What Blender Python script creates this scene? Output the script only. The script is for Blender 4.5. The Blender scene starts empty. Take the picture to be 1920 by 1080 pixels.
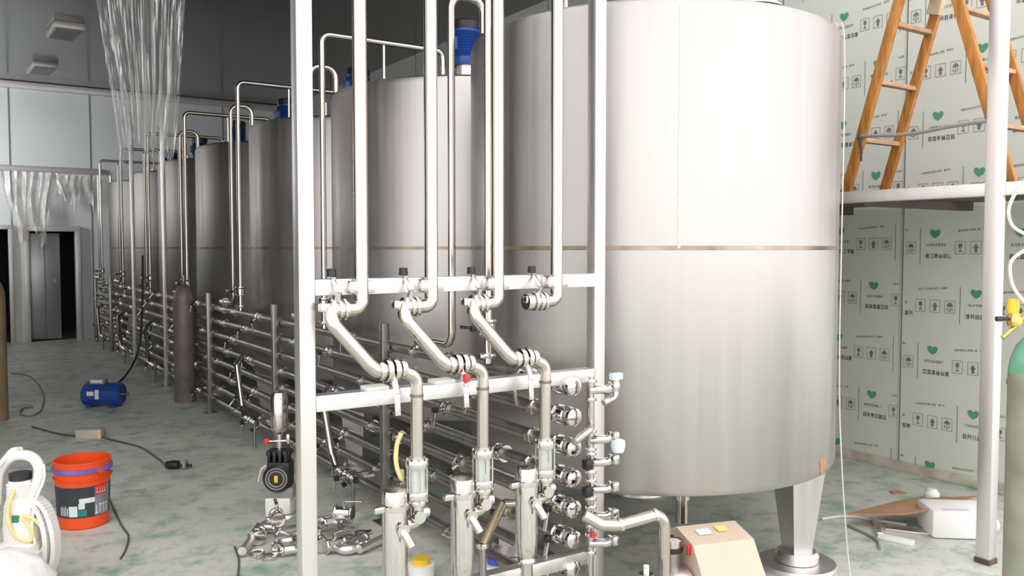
import bpy, bmesh, math, random
from mathutils import Vector, Matrix
random.seed(7)
PI = math.pi
C = bpy.context.scene
COL = C.collection

# ------------------------------------------------------------------ camera
EYE = 1.70
YAW = math.radians(33.5)
F = 1600.0
PITCH = math.atan(75.0 / F)
cam_d = bpy.data.cameras.new('camera'); cam = bpy.data.objects.new('camera', cam_d); COL.objects.link(cam)
cam_d.sensor_width = 36.0; cam_d.lens = F / 1920.0 * 36.0; cam_d.clip_start = 0.02
cam.location = (0, 0, EYE); cam.rotation_euler = (PI / 2 - PITCH, 0, -YAW)
C.camera = cam

# ------------------------------------------------------------------ light and exposure
C.view_settings.view_transform = 'Standard'; C.view_settings.look = 'None'
C.view_settings.gamma = 1.0; C.view_settings.use_curve_mapping = False
C.view_settings.exposure = 0.62
w = bpy.data.worlds.new('daylight'); C.world = w; w.use_nodes = True
bg = w.node_tree.nodes['Background']; bg.inputs[0].default_value = (1.0, 0.975, 0.96, 1); bg.inputs[1].default_value = 1.25
# overcast sky, brightened behind the viewer, where an open side is assumed
_nt = w.node_tree; _tc = _nt.nodes.new('ShaderNodeTexCoord'); _sp = _nt.nodes.new('ShaderNodeSeparateXYZ'); _mr = _nt.nodes.new('ShaderNodeMapRange')
_nt.links.new(_tc.outputs['Generated'], _sp.inputs[0]); _nt.links.new(_sp.outputs['Y'], _mr.inputs['Value'])
_mr.inputs['From Min'].default_value = 0.3; _mr.inputs['From Max'].default_value = -0.9; _mr.inputs['To Min'].default_value = 1.05; _mr.inputs['To Max'].default_value = 1.6
_nt.links.new(_mr.outputs[0], bg.inputs[1])

# lamp added outside an unseen left-wall opening to brighten the end wall
wl = bpy.data.lights.new('end_wall_fill', 'AREA'); wl.shape = 'RECTANGLE'; wl.size = 1.35; wl.size_y = 1.75; wl.energy = 62; wl.color = (0.95, 0.98, 1.0)
wo = bpy.data.objects.new('end_wall_fill', wl); COL.objects.link(wo); wo.location = (-3.25, 14.9, 3.45); wo.rotation_euler = (0, -PI / 2, 0)
wo.rotation_euler = (PI / 2, 0, -math.radians(36)); wl.spread = math.radians(84)

# ------------------------------------------------------------------ materials
def nt_of(m):
    m.use_nodes = True; nt = m.node_tree
    return nt, nt.nodes['Principled BSDF']
def ramp(nt, fac, stops):
    r = nt.nodes.new('ShaderNodeValToRGB'); nt.links.new(fac, r.inputs[0])
    e = r.color_ramp.elements
    while len(e) < len(stops): e.new(0.5)
    for k, (p, c) in enumerate(stops):
        e[k].position = p; e[k].color = (*c, 1) if len(c) == 3 else c
    return r.outputs[0]
def noise(nt, scale=(1, 1, 1), s=5, det=3, coord='Object', rough=0.5):
    tc = nt.nodes.new('ShaderNodeTexCoord'); mp = nt.nodes.new('ShaderNodeMapping')
    mp.inputs['Scale'].default_value = scale
    n = nt.nodes.new('ShaderNodeTexNoise'); n.inputs['Scale'].default_value = s
    n.inputs['Detail'].default_value = det; n.inputs['Roughness'].default_value = rough
    nt.links.new(tc.outputs[coord], mp.inputs[0]); nt.links.new(mp.outputs[0], n.inputs[0])
    return n.outputs[0]
def bump(nt, b, h, strength=0.2, dist=0.01):
    bn = nt.nodes.new('ShaderNodeBump'); bn.inputs['Strength'].default_value = strength
    bn.inputs['Distance'].default_value = dist
    nt.links.new(h, bn.inputs['Height']); nt.links.new(bn.outputs[0], b.inputs['Normal'])
MATS = {}
def mat(name, col, rough=0.5, metal=0.0, var=0.0, vs=8, vscale=(1, 1, 1), spec=0.5, bmp=0.0, aniso=0.0):
    if name in MATS: return MATS[name]
    m = bpy.data.materials.new(name); nt, b = nt_of(m)
    b.inputs['Base Color'].default_value = (*col, 1); b.inputs['Roughness'].default_value = rough
    b.inputs['Metallic'].default_value = metal; b.inputs['Specular IOR Level'].default_value = spec
    n = noise(nt, vscale, vs)
    lo = tuple(max(0, c * (1 - var)) for c in col); hi = tuple(min(1, c * (1 + var)) for c in col)
    nt.links.new(ramp(nt, n, [(0.3, lo), (0.7, hi)]), b.inputs['Base Color'])
    if bmp: bump(nt, b, n, bmp, 0.004)
    MATS[name] = m
    return m
def streak_steel(name, col, r0, r1, var, bmp=0.04, zs=0.15):
    """brushed steel: stretched noise drives colour and gloss"""
    m = bpy.data.materials.new(name); nt, b = nt_of(m)
    n = noise(nt, (6, 6, zs), 3.0, 4)
    n2 = noise(nt, (1, 1, 1), 1.6, 3)
    b.inputs['Metallic'].default_value = 1.0
    mx = nt.nodes.new('ShaderNodeMath'); mx.operation = 'ADD'
    nt.links.new(n, mx.inputs[0]); nt.links.new(n2, mx.inputs[1])
    md = nt.nodes.new('ShaderNodeMath'); md.operation = 'MULTIPLY'; md.inputs[1].default_value = 0.5
    nt.links.new(mx.outputs[0], md.inputs[0])
    lo = tuple(c * (1 - var) for c in col); hi = tuple(min(1, c * (1 + var)) for c in col)
    nt.links.new(ramp(nt, md.outputs[0], [(0.35, lo), (0.65, hi)]), b.inputs['Base Color'])
    rr = ramp(nt, md.outputs[0], [(0.35, (r0,) * 3), (0.65, (r1,) * 3)])
    nt.links.new(rr, b.inputs['Roughness'])
    bump(nt, b, n, bmp, 0.01)
    MATS[name] = m
    return m
TANK = streak_steel('tank_steel', (0.49, 0.468, 0.46), 0.36, 0.48, 0.06, 0.06)
PIPE = streak_steel('pipe_steel', (0.56, 0.52, 0.48), 0.10, 0.18, 0.06, 0.02)
DULL = streak_steel('dull_pipe_steel', (0.37, 0.34, 0.325), 0.30, 0.45, 0.10, 0.02)
SATIN = streak_steel('satin_tube_steel', (0.82, 0.785, 0.785), 0.34, 0.44, 0.05, 0.02)
SHINY = streak_steel('polished_steel', (0.66, 0.63, 0.61), 0.08, 0.16, 0.04, 0.0)
BURNT = mat('heat_tinted_weld', (0.33, 0.28, 0.235), 0.5, 0.8, 0.6, 3.5)
SEAMV = mat('faint_weld', (0.62, 0.57, 0.48), 0.4, 0.9, 0.2, 20)
RUST = mat('rust_stain', (0.50, 0.27, 0.14), 0.7, 0.1, 0.3, 20)
BLUE = mat('blue_paint', (0.02, 0.07, 0.30), 0.35, 0, 0.15, 6)
BLACK = mat('black_plastic', (0.015, 0.015, 0.016), 0.4, 0, 0.2, 9)
DARKR = mat('dark_rubber', (0.04, 0.042, 0.04), 0.7, 0, 0.2, 9)
WHITE = mat('white_plastic', (0.82, 0.80, 0.78), 0.45, 0, 0.06, 4)
CREAM = mat('cream_metal', (0.62, 0.50, 0.40), 0.45, 0, 0.04, 4)
CREAMG = mat('grey_cream_metal', (0.50, 0.46, 0.40), 0.5, 0, 0.04, 4)
YELLOW = mat('yellow_plastic', (0.85, 0.55, 0.03), 0.4, 0, 0.08, 6)
YELTXT = mat('pale_yellow_label', (0.80, 0.68, 0.22), 0.6, 0, 0.1, 6)
HOSEY = mat('yellowed_hose', (0.80, 0.66, 0.30), 0.4, 0, 0.1, 6)
HOSEW = mat('clear_hose', (0.74, 0.68, 0.54), 0.35, 0, 0.08, 6)
ORANGE = mat('orange_bucket_plastic', (0.86, 0.085, 0.012), 0.35, 0, 0.06, 4)
VIOLET = mat('violet_band', (0.18, 0.13, 0.55), 0.4, 0, 0.25, 14)
LABELB = mat('dark_label', (0.035, 0.045, 0.06), 0.45, 0, 0.2, 5)
LABELG = mat('grey_label', (0.22, 0.25, 0.28), 0.5, 0, 0.2, 8)
LABELW = mat('white_print', (0.72, 0.74, 0.76), 0.5, 0, 0.05, 8)
TEAL = mat('teal_print', (0.02, 0.22, 0.16), 0.5, 0, 0.1, 8)
RED = mat('red_plastic', (0.65, 0.03, 0.03), 0.4, 0, 0.1, 8)
WOOD = mat('orange_wood', (0.44, 0.18, 0.035), 0.6, 0, 0.35, 6, (6, 6, 0.8), bmp=0.2)
WOODR = mat('faded_wood', (0.48, 0.30, 0.18), 0.7, 0, 0.3, 6, (1, 6, 6), bmp=0.2)
WOODC = mat('cream_wood', (0.66, 0.53, 0.34), 0.6, 0, 0.12, 10)
CARD = mat('brown_cardboard', (0.42, 0.235, 0.135), 0.85, 0, 0.18, 5)
CYLB = mat('grey_brown_cylinder_paint', (0.20, 0.17, 0.145), 0.5, 0.2, 0.25, 5)
CYLT = mat('tan_cylinder_paint', (0.27, 0.20, 0.13), 0.5, 0.1, 0.25, 5)
CYLG = mat('olive_grey_cylinder_paint', (0.33, 0.34, 0.26), 0.5, 0.1, 0.22, 4)
CYLGT = mat('pale_green_cylinder_shoulder', (0.17, 0.42, 0.27), 0.5, 0, 0.2, 6)
BRASS = mat('brass', (0.72, 0.47, 0.16), 0.25, 1.0, 0.1, 9)
CABLE = mat('grey_cable', (0.10, 0.105, 0.10), 0.6, 0, 0.1, 9)
CABLEW = mat('pale_cable', (0.68, 0.65, 0.58), 0.5, 0, 0.05, 9)
GREYP = mat('grey_plastic', (0.28, 0.28, 0.27), 0.5, 0, 0.1, 9)
PAPER = mat('white_wrap', (0.86, 0.84, 0.83), 0.6, 0, 0.05, 4, bmp=0.3)
def floor_material():
    m = bpy.data.materials.new('painted_floor'); nt, b = nt_of(m)
    n = noise(nt, (1, 1, 1), 1.1, 5); n2 = noise(nt, (1, 1, 1), 4.2, 6, rough=0.65)
    base = ramp(nt, n, [(0.32, (0.53, 0.56, 0.50)), (0.68, (0.72, 0.715, 0.65))])
    teal = ramp(nt, n2, [(0.50, (0, 0, 0)), (0.72, (1, 1, 1))])
    mx = nt.nodes.new('ShaderNodeMix'); mx.data_type = 'RGBA'
    nt.links.new(teal, mx.inputs[0]); nt.links.new(base, mx.inputs[6]); mx.inputs[7].default_value = (0.17, 0.34, 0.27, 1)
    n3 = noise(nt, (1, 1, 1), 9.0, 5, rough=0.7)
    dirt = ramp(nt, n3, [(0.30, (0.62, 0.60, 0.56)), (0.5, (1, 1, 1))])
    mu = nt.nodes.new('ShaderNodeMix'); mu.data_type = 'RGBA'; mu.blend_type = 'MULTIPLY'; mu.inputs[0].default_value = 0.7
    nt.links.new(mx.outputs[2], mu.inputs[6]); nt.links.new(dirt, mu.inputs[7])
    nt.links.new(mu.outputs[2], b.inputs['Base Color'])
    nt.links.new(ramp(nt, n2, [(0.3, (0.32,) * 3), (0.7, (0.55,) * 3)]), b.inputs['Roughness'])
    bump(nt, b, n3, 0.08, 0.004)
    return m
FLOORM = floor_material()
WALLG = mat('film_covered_panel', (0.75, 0.775, 0.70), 0.42, 0, 0.04, 0.7)
WALLE = mat('grey_blue_panel', (0.74, 0.765, 0.77), 0.3, 0, 0.07, 0.8)
WALLD = mat('grey_panel', (0.20, 0.20, 0.20), 0.5, 0, 0.1, 0.8)
SEAMD = mat('panel_joint', (0.20, 0.215, 0.20), 0.5, 0, 0.05)
SEAML = mat('pale_panel_joint', (0.62, 0.64, 0.58), 0.4, 0, 0.05)
INK = mat('grey_ink', (0.20, 0.21, 0.20), 0.6, 0, 0.1)
INKL = mat('pale_grey_ink', (0.30, 0.315, 0.29), 0.6, 0, 0.1)
GREEN = mat('green_ink', (0.10, 0.36, 0.23), 0.6, 0, 0.1)
CEILM = mat('glossy_dark_ceiling_panel', (0.125, 0.125, 0.125), 0.16, 0, 0.08, 0.8, spec=0.75)
TRIMM = mat('pinkish_trim', (0.66, 0.62, 0.61), 0.35, 0.3, 0.05, 3)
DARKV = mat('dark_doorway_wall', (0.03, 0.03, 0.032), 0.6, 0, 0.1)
LEAFM = mat('brushed_door_leaf', (0.34, 0.34, 0.345), 0.3, 0.6, 0.2, 2, (1, 1, 0.3))
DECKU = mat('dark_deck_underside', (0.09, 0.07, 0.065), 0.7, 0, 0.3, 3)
def film_material(name, alpha_lo, alpha_hi, col, sc=(15, 15, 0.45)):
    m = bpy.data.materials.new(name); nt, b = nt_of(m)
    b.inputs['Base Color'].default_value = (*col, 1); b.inputs['Roughness'].default_value = 0.22
    b.inputs['Specular IOR Level'].default_value = 1.0
    n = noise(nt, sc, 3.0, 4)
    nt.links.new(ramp(nt, n, [(0.50, (alpha_lo,) * 3), (0.64, (alpha_hi,) * 3)]), b.inputs['Alpha'])
    bump(nt, b, n, 0.8, 0.03)
    return m
FILM = film_material('clear_plastic_film', 0.14, 0.95, (0.97, 0.97, 0.97))  # near-opaque white streaks put the crease highlights into the film's alpha
FILMW = film_material('milky_plastic_film', 0.30, 0.9, (0.95, 0.90, 0.85), (2.2, 2.2, 0.8))
def glass_material():
    m = bpy.data.materials.new('sight_glass'); nt, b = nt_of(m)
    b.inputs['Base Color'].default_value = (0.85, 0.9, 0.88, 1); b.inputs['Roughness'].default_value = 0.05
    b.inputs['Alpha'].default_value = 0.35; b.inputs['Specular IOR Level'].default_value = 0.9
    return m
GLASS = glass_material()

# ------------------------------------------------------------------ mesh building
class M:
    """collects shapes into one mesh; every shape may have its own material"""
    def __init__(s): s.bm = bmesh.new(); s.mats = []
    def mi(s, m):
        if m not in s.mats: s.mats.append(m)
        return s.mats.index(m)
    def _new(s, faces, m):
        i = s.mi(m)
        for f in faces: f.material_index = i; f.smooth = True
    def box(s, c, d, m, rz=0.0, bev=0.0, mtx=None):
        r = bmesh.ops.create_cube(s.bm, size=1.0)
        vs = r['verts']
        for v in vs: v.co = Vector((v.co.x * d[0], v.co.y * d[1], v.co.z * d[2]))
        fs = {f for v in vs for f in v.link_faces}
        if bev:
            es = list({e for v in vs for e in v.link_edges})
            rb = bmesh.ops.bevel(s.bm, geom=es, offset=bev, segments=2, affect='EDGES', profile=0.5)
            vs = list({v for v in rb['verts']} | {v for v in vs if v.is_valid}); fs = {f for v in vs for f in v.link_faces}
        T = Matrix.Translation(Vector(c)) @ (mtx if mtx is not None else Matrix.Rotation(rz, 4, 'Z'))
        for v in vs: v.co = T @ v.co
        s._new(fs, m); return s
    def bar(s, a, b, w, h, m, up=(0, 0, 1), bev=0.0):
        a = Vector(a); b = Vector(b); d = b - a; L = d.length; d.normalize()
        u = Vector(up)
        if abs(d.dot(u)) > 0.99: u = Vector((0, 1, 0))
        x = d.cross(u).normalized(); z = x.cross(d).normalized()
        mt = Matrix((x, d, z)).transposed().to_4x4()
        return s.box((a + b) / 2, (w, L, h), m, bev=bev, mtx=mt)
    def ring_sweep(s, pts, radii, m, n=14, cap=True):
        pts = [Vector(p) for p in pts]
        fr = []
        t0 = (pts[1] - pts[0]).normalized()
        u = t0.orthogonal().normalized()
        for i, p in enumerate(pts):
            if i == 0: t = t0
            elif i == len(pts) - 1: t = (pts[i] - pts[i - 1]).normalized()
            else: t = ((pts[i] - pts[i - 1]).normalized() + (pts[i + 1] - pts[i]).normalized())
            if t.length < 1e-6: t = t0
            t = t.normalized()
            u = (u - t * u.dot(t)); u = u.normalized() if u.length > 1e-6 else t.orthogonal().normalized()
            v = t.cross(u)
            fr.append((p, u, v))
        rings = []
        for (p, u, v), r in zip(fr, radii):
            rings.append([s.bm.verts.new(p + (u * math.cos(2 * PI * k / n) + v * math.sin(2 * PI * k / n)) * r) for k in range(n)])
        fs = []
        for a, b in zip(rings, rings[1:]):
            for k in range(n): fs.append(s.bm.faces.new((a[k], a[(k + 1) % n], b[(k + 1) % n], b[k])))
        if cap:
            fs.append(s.bm.faces.new(rings[0][::-1])); fs.append(s.bm.faces.new(rings[-1]))
        s._new(fs, m); return s
    def cyl(s, a, b, r, m, r2=None, n=20):
        return s.ring_sweep([a, b], [r, r if r2 is None else r2], m, n)
    def tube(s, path, r, m, bend=0.05, n=14, seg=6):
        pts = fillet(path, bend, seg)
        return s.ring_sweep(pts, [r] * len(pts), m, n)
    def lathe(s, prof, c, m, axis='Z', n=48, a0=0.0, a1=2 * PI):
        c = Vector(c); full = abs(a1 - a0 - 2 * PI) < 1e-6
        cnt = n if full else n + 1
        def P(r, h, a):
            if axis == 'Z': return c + Vector((r * math.cos(a), r * math.sin(a), h))
            if axis == 'X': return c + Vector((h, r * math.cos(a), r * math.sin(a)))
            return c + Vector((r * math.cos(a), h, r * math.sin(a)))
        rings = []
        for r, h in prof:
            if r < 1e-5: rings.append([s.bm.verts.new(P(0, h, 0))])
            else: rings.append([s.bm.verts.new(P(r, h, a0 + (a1 - a0) * k / n)) for k in range(cnt)])
        fs = []
        for A, B in zip(rings, rings[1:]):
            for k in range(n):
                k2 = (k + 1) % cnt if full else k + 1
                if len(A) == 1 and len(B) == 1: continue
                if len(A) == 1: q = (A[0], B[k2], B[k])
                elif len(B) == 1: q = (A[k], A[k2], B[0])
                else: q = (A[k], A[k2], B[k2], B[k])
                try: fs.append(s.bm.faces.new(q))
                except ValueError: pass
        s._new(fs, m); return s
    def poly(s, pts, m):
        f = s.bm.faces.new([s.bm.verts.new(Vector(p)) for p in pts]); s._new([f], m); return s
    def prism(s, outline, off, m, m_side=None):
        """closed solid from a planar outline and an offset vector"""
        off = Vector(off)
        a = [s.bm.verts.new(Vector(p)) for p in outline]; b = [s.bm.verts.new(Vector(p) + off) for p in outline]
        n = len(a); fs = [s.bm.faces.new(a), s.bm.faces.new(b[::-1])]
        sd = [s.bm.faces.new((a[k], b[k], b[(k + 1) % n], a[(k + 1) % n])) for k in range(n)]
        s._new(fs, m); s._new(sd, m_side or m); return s
    def build(s, name, parent=None, shift=None):
        bmesh.ops.recalc_face_normals(s.bm, faces=s.bm.faces)
        for e in s.bm.edges:
            if len(e.link_faces) == 2 and e.calc_face_angle(0) > 0.6: e.smooth = False
        me = bpy.data.meshes.new(name); s.bm.to_mesh(me); s.bm.free()
        for m in s.mats: me.materials.append(m)
        o = bpy.data.objects.new(name, me); COL.objects.link(o)
        if parent is not None:
            o.parent = parent
        return o
def fillet(path, bend, seg=6):
    P = [Vector(p) for p in path]
    out = [P[0]]
    for i in range(1, len(P) - 1):
        a, b, c = P[i - 1], P[i], P[i + 1]
        u = (a - b); v = (c - b); lu, lv = u.length, v.length
        if lu < 1e-6 or lv < 1e-6: continue
        u.normalize(); v.normalize()
        ang = u.angle(v)
        if ang > PI - 0.02: out.append(b); continue
        t = min(bend / math.tan(ang / 2), lu * 0.49, lv * 0.49)
        r = t * math.tan(ang / 2)
        ce = b + (u + v).normalized() * (r / math.sin(ang / 2))
        p0 = b + u * t - ce; p1 = b + v * t - ce
        tot = p0.angle(p1)
        for k in range(seg + 1):
            f = k / seg
            out.append(ce + (p0 * math.sin((1 - f) * tot) + p1 * math.sin(f * tot)) / max(math.sin(tot), 1e-6))
    out.append(P[-1])
    return out
def smooth_curve(pts, n=8):
    P = [Vector(p) for p in pts]; P = [P[0] * 2 - P[1]] + P + [P[-1] * 2 - P[-2]]
    out = []
    for i in range(1, len(P) - 2):
        for k in range(n):
            t = k / n
            out.append(0.5 * ((2 * P[i]) + (-P[i - 1] + P[i + 1]) * t + (2 * P[i - 1] - 5 * P[i] + 4 * P[i + 1] - P[i + 2]) * t * t + (-P[i - 1] + 3 * P[i] - 3 * P[i + 1] + P[i + 2]) * t ** 3))
    out.append(P[-2])
    return out
def hose(pts, r, m, n=10, k=8):
    q = smooth_curve(pts, k); b = M(); b.ring_sweep(q, [r] * len(q), m, n); return b

def thing(name, label, cat, loc=(0, 0, 0), rz=0.0, group=None):
    o = bpy.data.objects.new(name, None); COL.objects.link(o); o.empty_display_size = 0.1
    o.location = loc; o.rotation_euler = (0, 0, rz)
    return tag(o, label, cat, group)
def tag(o, label, cat, group=None):
    o['label'] = label; o['category'] = cat
    if group: o['group'] = group
    return o
def struct(o): o['kind'] = 'structure'; return o
def dup(o, loc=None, rz=None, label=None, parent=None):
    c = o.copy(); COL.objects.link(c)
    if parent is not None: c.parent = parent
    if loc is not None: c.location = loc
    if rz is not None: c.rotation_euler = (c.rotation_euler[0], c.rotation_euler[1], rz)
    if label: c['label'] = label
    for ch in list(o.children): dup(ch, parent=c)
    return c
def dup_part(o, parent, loc, rot=None):
    c = dup(o, parent=parent); c.location = loc
    if rot is not None: c.rotation_euler = rot
    return c

# ------------------------------------------------------------------ the room
WX, YE, CZ, XL, YB = 6.06, 17.65, 4.66, -2.6, -2.5
b = M(); b.box(((WX + XL) / 2, (YE + YB + 1.0) / 2, -0.1), (WX - XL + 4.6, YE - YB + 4.6, 0.2), FLOORM); struct(b.build('floor'))
CY0 = 4.9   # roof left off nearer than this, out of view, to let sky light in
b = M(); b.box(((WX + XL) / 2, (YE + CY0) / 2, CZ + 0.06), (WX - XL + 0.4, YE - CY0 + 0.4, 0.12), CEILM); struct(b.build('ceiling'))
b = M()
WN0, WN1, WZ0, WZ1 = 14.2, 16.9, 2.4, 4.45     # high left-wall opening, unseen, added to let light onto the end wall
def lw(y0, y1, z0, z1): b.box((XL - 0.06, (y0 + y1) / 2, (z0 + z1) / 2), (0.12, y1 - y0, z1 - z0), WALLD)
lw(CY0, WN0, 0, CZ); lw(WN1, YE, 0, CZ); lw(WN0, WN1, 0, WZ0); lw(WN0, WN1, WZ1, CZ)
for k in range(3): b.box((XL + 0.002, CY0 + 1 + 2 * k, CZ / 2), (0.006, 0.012, CZ), SEAMD)
struct(b.build('wall_left'))

b = M()
for y in (WN0, (WN0 + WN1) / 2, WN1): b.box((XL - 0.06, y, (WZ0 + WZ1) / 2), (0.14, 0.06, WZ1 - WZ0), TRIMM)
for z in (WZ0, WZ1): b.box((XL - 0.06, (WN0 + WN1) / 2, z), (0.14, WN1 - WN0, 0.06), TRIMM)
struct(b.build('added_window_1'))  # frame of the unseen opening added for its light

# side wall on the right with the printed protective film
b = M()
WY0 = 2.72
b.box((WX + 0.06, (YE + WY0) / 2, CZ / 2), (0.12, YE - WY0, CZ), WALLG)
for k in range(0, 12):
    y = 3.77 + 1.15 * k
    b.box((WX - 0.001, y, CZ / 2), (0.006, 0.008, CZ), SEAMD)
    b.box((WX - 0.001, y + 0.010, CZ / 2), (0.008, 0.006, CZ), SEAML)
PX = WX - 0.0035   # the print lies on the film
def ink(y, z, wy, hz, m, slant=0.0):
    # y to the right in the picture is -Y
    b.poly([(PX, y, z), (PX, y - wy, z), (PX, y - wy - slant, z + hz), (PX, y - slant, z + hz)], m)
rp = random.Random(3)
def glyph(y, z, s, m, rr):
    """small block character of strokes, about s wide"""
    t = s * 0.17
    for k in range(3):
        if rr.random() < 0.75: ink(y, z + s * (0.05 + 0.42 * k), s * 0.85, t, m)
    for k in range(2):
        if rr.random() < 0.85: ink(y - s * (0.1 + 0.55 * k), z, t, s * 1.05, m)
    if rr.random() < 0.5: ink(y - s * 0.38, z + s * 0.1, t, s * 0.9, m)
def picto(y, z, kind):
    s = 0.078; t = 0.0035
    for (a, c, ww, hh) in ((0, 0, s, t), (0, s * 1.15, s, t), (0, 0, t, s * 1.15), (s - t, 0, t, s * 1.15)):
        ink(y - a, z + c, ww, hh, INKL)
    if kind == 0:   # goblet
        ink(y - 0.026, z + 0.048, 0.026, 0.028, INK); ink(y - 0.036, z + 0.022, 0.006, 0.028, INK); ink(y - 0.026, z + 0.016, 0.026, 0.007, INK)
    elif kind == 1:  # arrow up over a bar
        b.poly([(PX, y - 0.018, z + 0.044), (PX, y - 0.060, z + 0.044), (PX, y - 0.039, z + 0.076)], INK)
        ink(y - 0.029, z + 0.014, 0.02, 0.032, INK)
    else:            # umbrella
        b.poly([(PX, y - 0.014, z + 0.05), (PX, y - 0.064, z + 0.05), (PX, y - 0.052, z + 0.072), (PX, y - 0.039, z + 0.079), (PX, y - 0.026, z + 0.072)], INK)
        ink(y - 0.037, z + 0.016, 0.005, 0.036, INK); ink(y - 0.030, z + 0.014, 0.016, 0.005, INK)
        ink(y - 0.018, z + 0.02, 0.007, 0.02, INK); ink(y - 0.052, z + 0.02, 0.007, 0.02, INK)
def unit(y, z, lo, hi, rr):
    """one repeat of the print, starting at y and running towards -Y; only what lies on the panel lo..hi"""
    def inside(a, ww): return a < hi - 0.01 and a - ww > lo + 0.01
    for k in range(14):
        yy = y - 0.0 - 0.016 * k
        if inside(yy, 0.02) and k != 10: glyph(yy, z + 0.115 + 0.0012 * k, 0.014, INKL, rr)
    for k in range(3):
        yy = y + 0.02 - 0.112 * k
        if inside(yy, 0.08): picto(yy, z - 0.045, k)
    if inside(y - 0.31, 0.02): ink(y - 0.315, z - 0.12, 0.0045, 0.27, INK)
    gy = y - 0.40
    if inside(gy + 0.03, 0.1):
        pts = [(0, 0.0), (0.03, 0.02), (0.042, 0.048), (0.03, 0.064), (0.012, 0.062), (0, 0.052), (-0.014, 0.066), (-0.034, 0.064), (-0.04, 0.044), (-0.026, 0.02)]
        b.poly([(PX, gy - 0.03 - p, z + 0.07 + q) for p, q in pts], GREEN)
    for k in range(7):
        yy = gy + 0.03 - 0.021 * k
        if inside(yy, 0.02): glyph(yy, z + 0.012, 0.018, INKL, rr)
    for k in range(6):
        yy = gy + 0.04 - 0.034 * k
        if inside(yy, 0.03): glyph(yy, z - 0.075, 0.030, INK, rr)
for k in range(-4, 3):
    lo = 3.77 + 1.15 * k; hi = lo + 1.15
    if lo > 5.2 or hi < 1.6: continue
    offp = {0: 0.20, 1: 0.1}.get(k, 0.0)
    for row in range(-3, 8):
        z = 1.27 + 0.43 * row
        sh = (0.29 if row % 2 else 0.0)
        for rep in range(-3, 4):
            y = 3.64 - sh + offp + 0.60 * rep
            if y > lo - 0.4 and y - 0.6 < hi + 0.3:
                unit(y, z + (0.03 if k == 0 else 0.0), lo, hi, random.Random(row * 31 + rep))
struct(b.build('wall_right'))
b = M()
b.box((WX - 0.018, 7.9, 0.035), (0.03, 10.3, 0.07), mat('dusty_skirting', (0.52, 0.48, 0.40), 0.8, 0, 0.25, 9, bmp=0.3), bev=0.004); struct(b.build('baseboard_right'))

# end wall with a doorway, joints, trims
DX0, DX1, DZ = 1.19, 2.02, 2.02
b = M()
def endbox(x0, x1, z0, z1, m, y=YE + 0.06, d=0.12): b.box(((x0 + x1) / 2, y, (z0 + z1) / 2), (x1 - x0, d, z1 - z0), m)
b2 = b
EX0, EX1, EZ = 0.62, 0.95, 2.05
endbox(XL, EX0, 0, CZ, WALLE); endbox(EX0, EX1, EZ, CZ, WALLE); endbox(EX1, DX0, 0, CZ, WALLE); endbox(DX0, DX1, DZ, CZ, WALLE); endbox(DX1, WX, 0, CZ, WALLE)
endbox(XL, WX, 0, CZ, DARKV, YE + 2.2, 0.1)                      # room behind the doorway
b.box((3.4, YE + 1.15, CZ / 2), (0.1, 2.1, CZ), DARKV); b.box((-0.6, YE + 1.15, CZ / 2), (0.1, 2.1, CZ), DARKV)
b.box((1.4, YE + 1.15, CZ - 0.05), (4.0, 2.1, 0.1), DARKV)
for x in (-1.3, -0.2, 0.98, 2.28, 3.5, 4.7):
    b.box((x, YE - 0.002, CZ / 2 + 1.05), (0.022, 0.01, CZ - 2.1), SEAMD)
for x in (2.28, 3.5): b.box((x, YE - 0.002, 1.05), (0.022, 0.01, 2.1), SEAMD)
struct(b.build('wall_end'))
b = M(); b.box(((WX + XL) / 2, YE - 0.05, CZ - 0.07), (WX - XL, 0.1, 0.12), TRIMM, bev=0.01); struct(b.build('trim_1'))
b = M(); b.box(((2.46 + XL) / 2, YE - 0.04, 3.12), (2.46 - XL, 0.08, 0.1), TRIMM, bev=0.01); struct(b.build('trim_2'))
b = M()
for x in (DX0, DX1): b.box((x, YE - 0.03, DZ / 2), (0.09, 0.16, DZ), TRIMM, bev=0.008)
b.box(((DX0 + DX1) / 2, YE - 0.03, DZ + 0.03), (DX1 - DX0 + 0.09, 0.16, 0.1), TRIMM, bev=0.008)
fr = struct(b.build('door_1'))
lf = M(); lf.box(((DX0 + DX1) / 2 - 0.14, YE + 0.12, 1.0), (0.55, 0.05, 1.94), LEAFM, bev=0.005)
lf.box((DX0 + 0.30, YE + 0.092, 1.0), (0.01, 0.01, 1.9), SEAMD)
lf.build('door_leaf', fr)
hn = M(); hn.tube([(DX0 + 0.45, YE + 0.10, 1.0), (DX0 + 0.45, YE + 0.04, 1.0), (DX0 + 0.45, YE + 0.04, 1.14), (DX0 + 0.45, YE + 0.10, 1.14)], 0.01, SHINY, 0.02); hn.build('door_handle', fr)
b = M()
for x in (EX0, EX1): b.box((x, YE - 0.03, EZ / 2), (0.07, 0.14, EZ), TRIMM, bev=0.008)
b.box(((EX0 + EX1) / 2, YE - 0.03, EZ + 0.02), (EX1 - EX0 + 0.07, 0.14, 0.08), TRIMM, bev=0.008); struct(b.build('door_2'))

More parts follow.
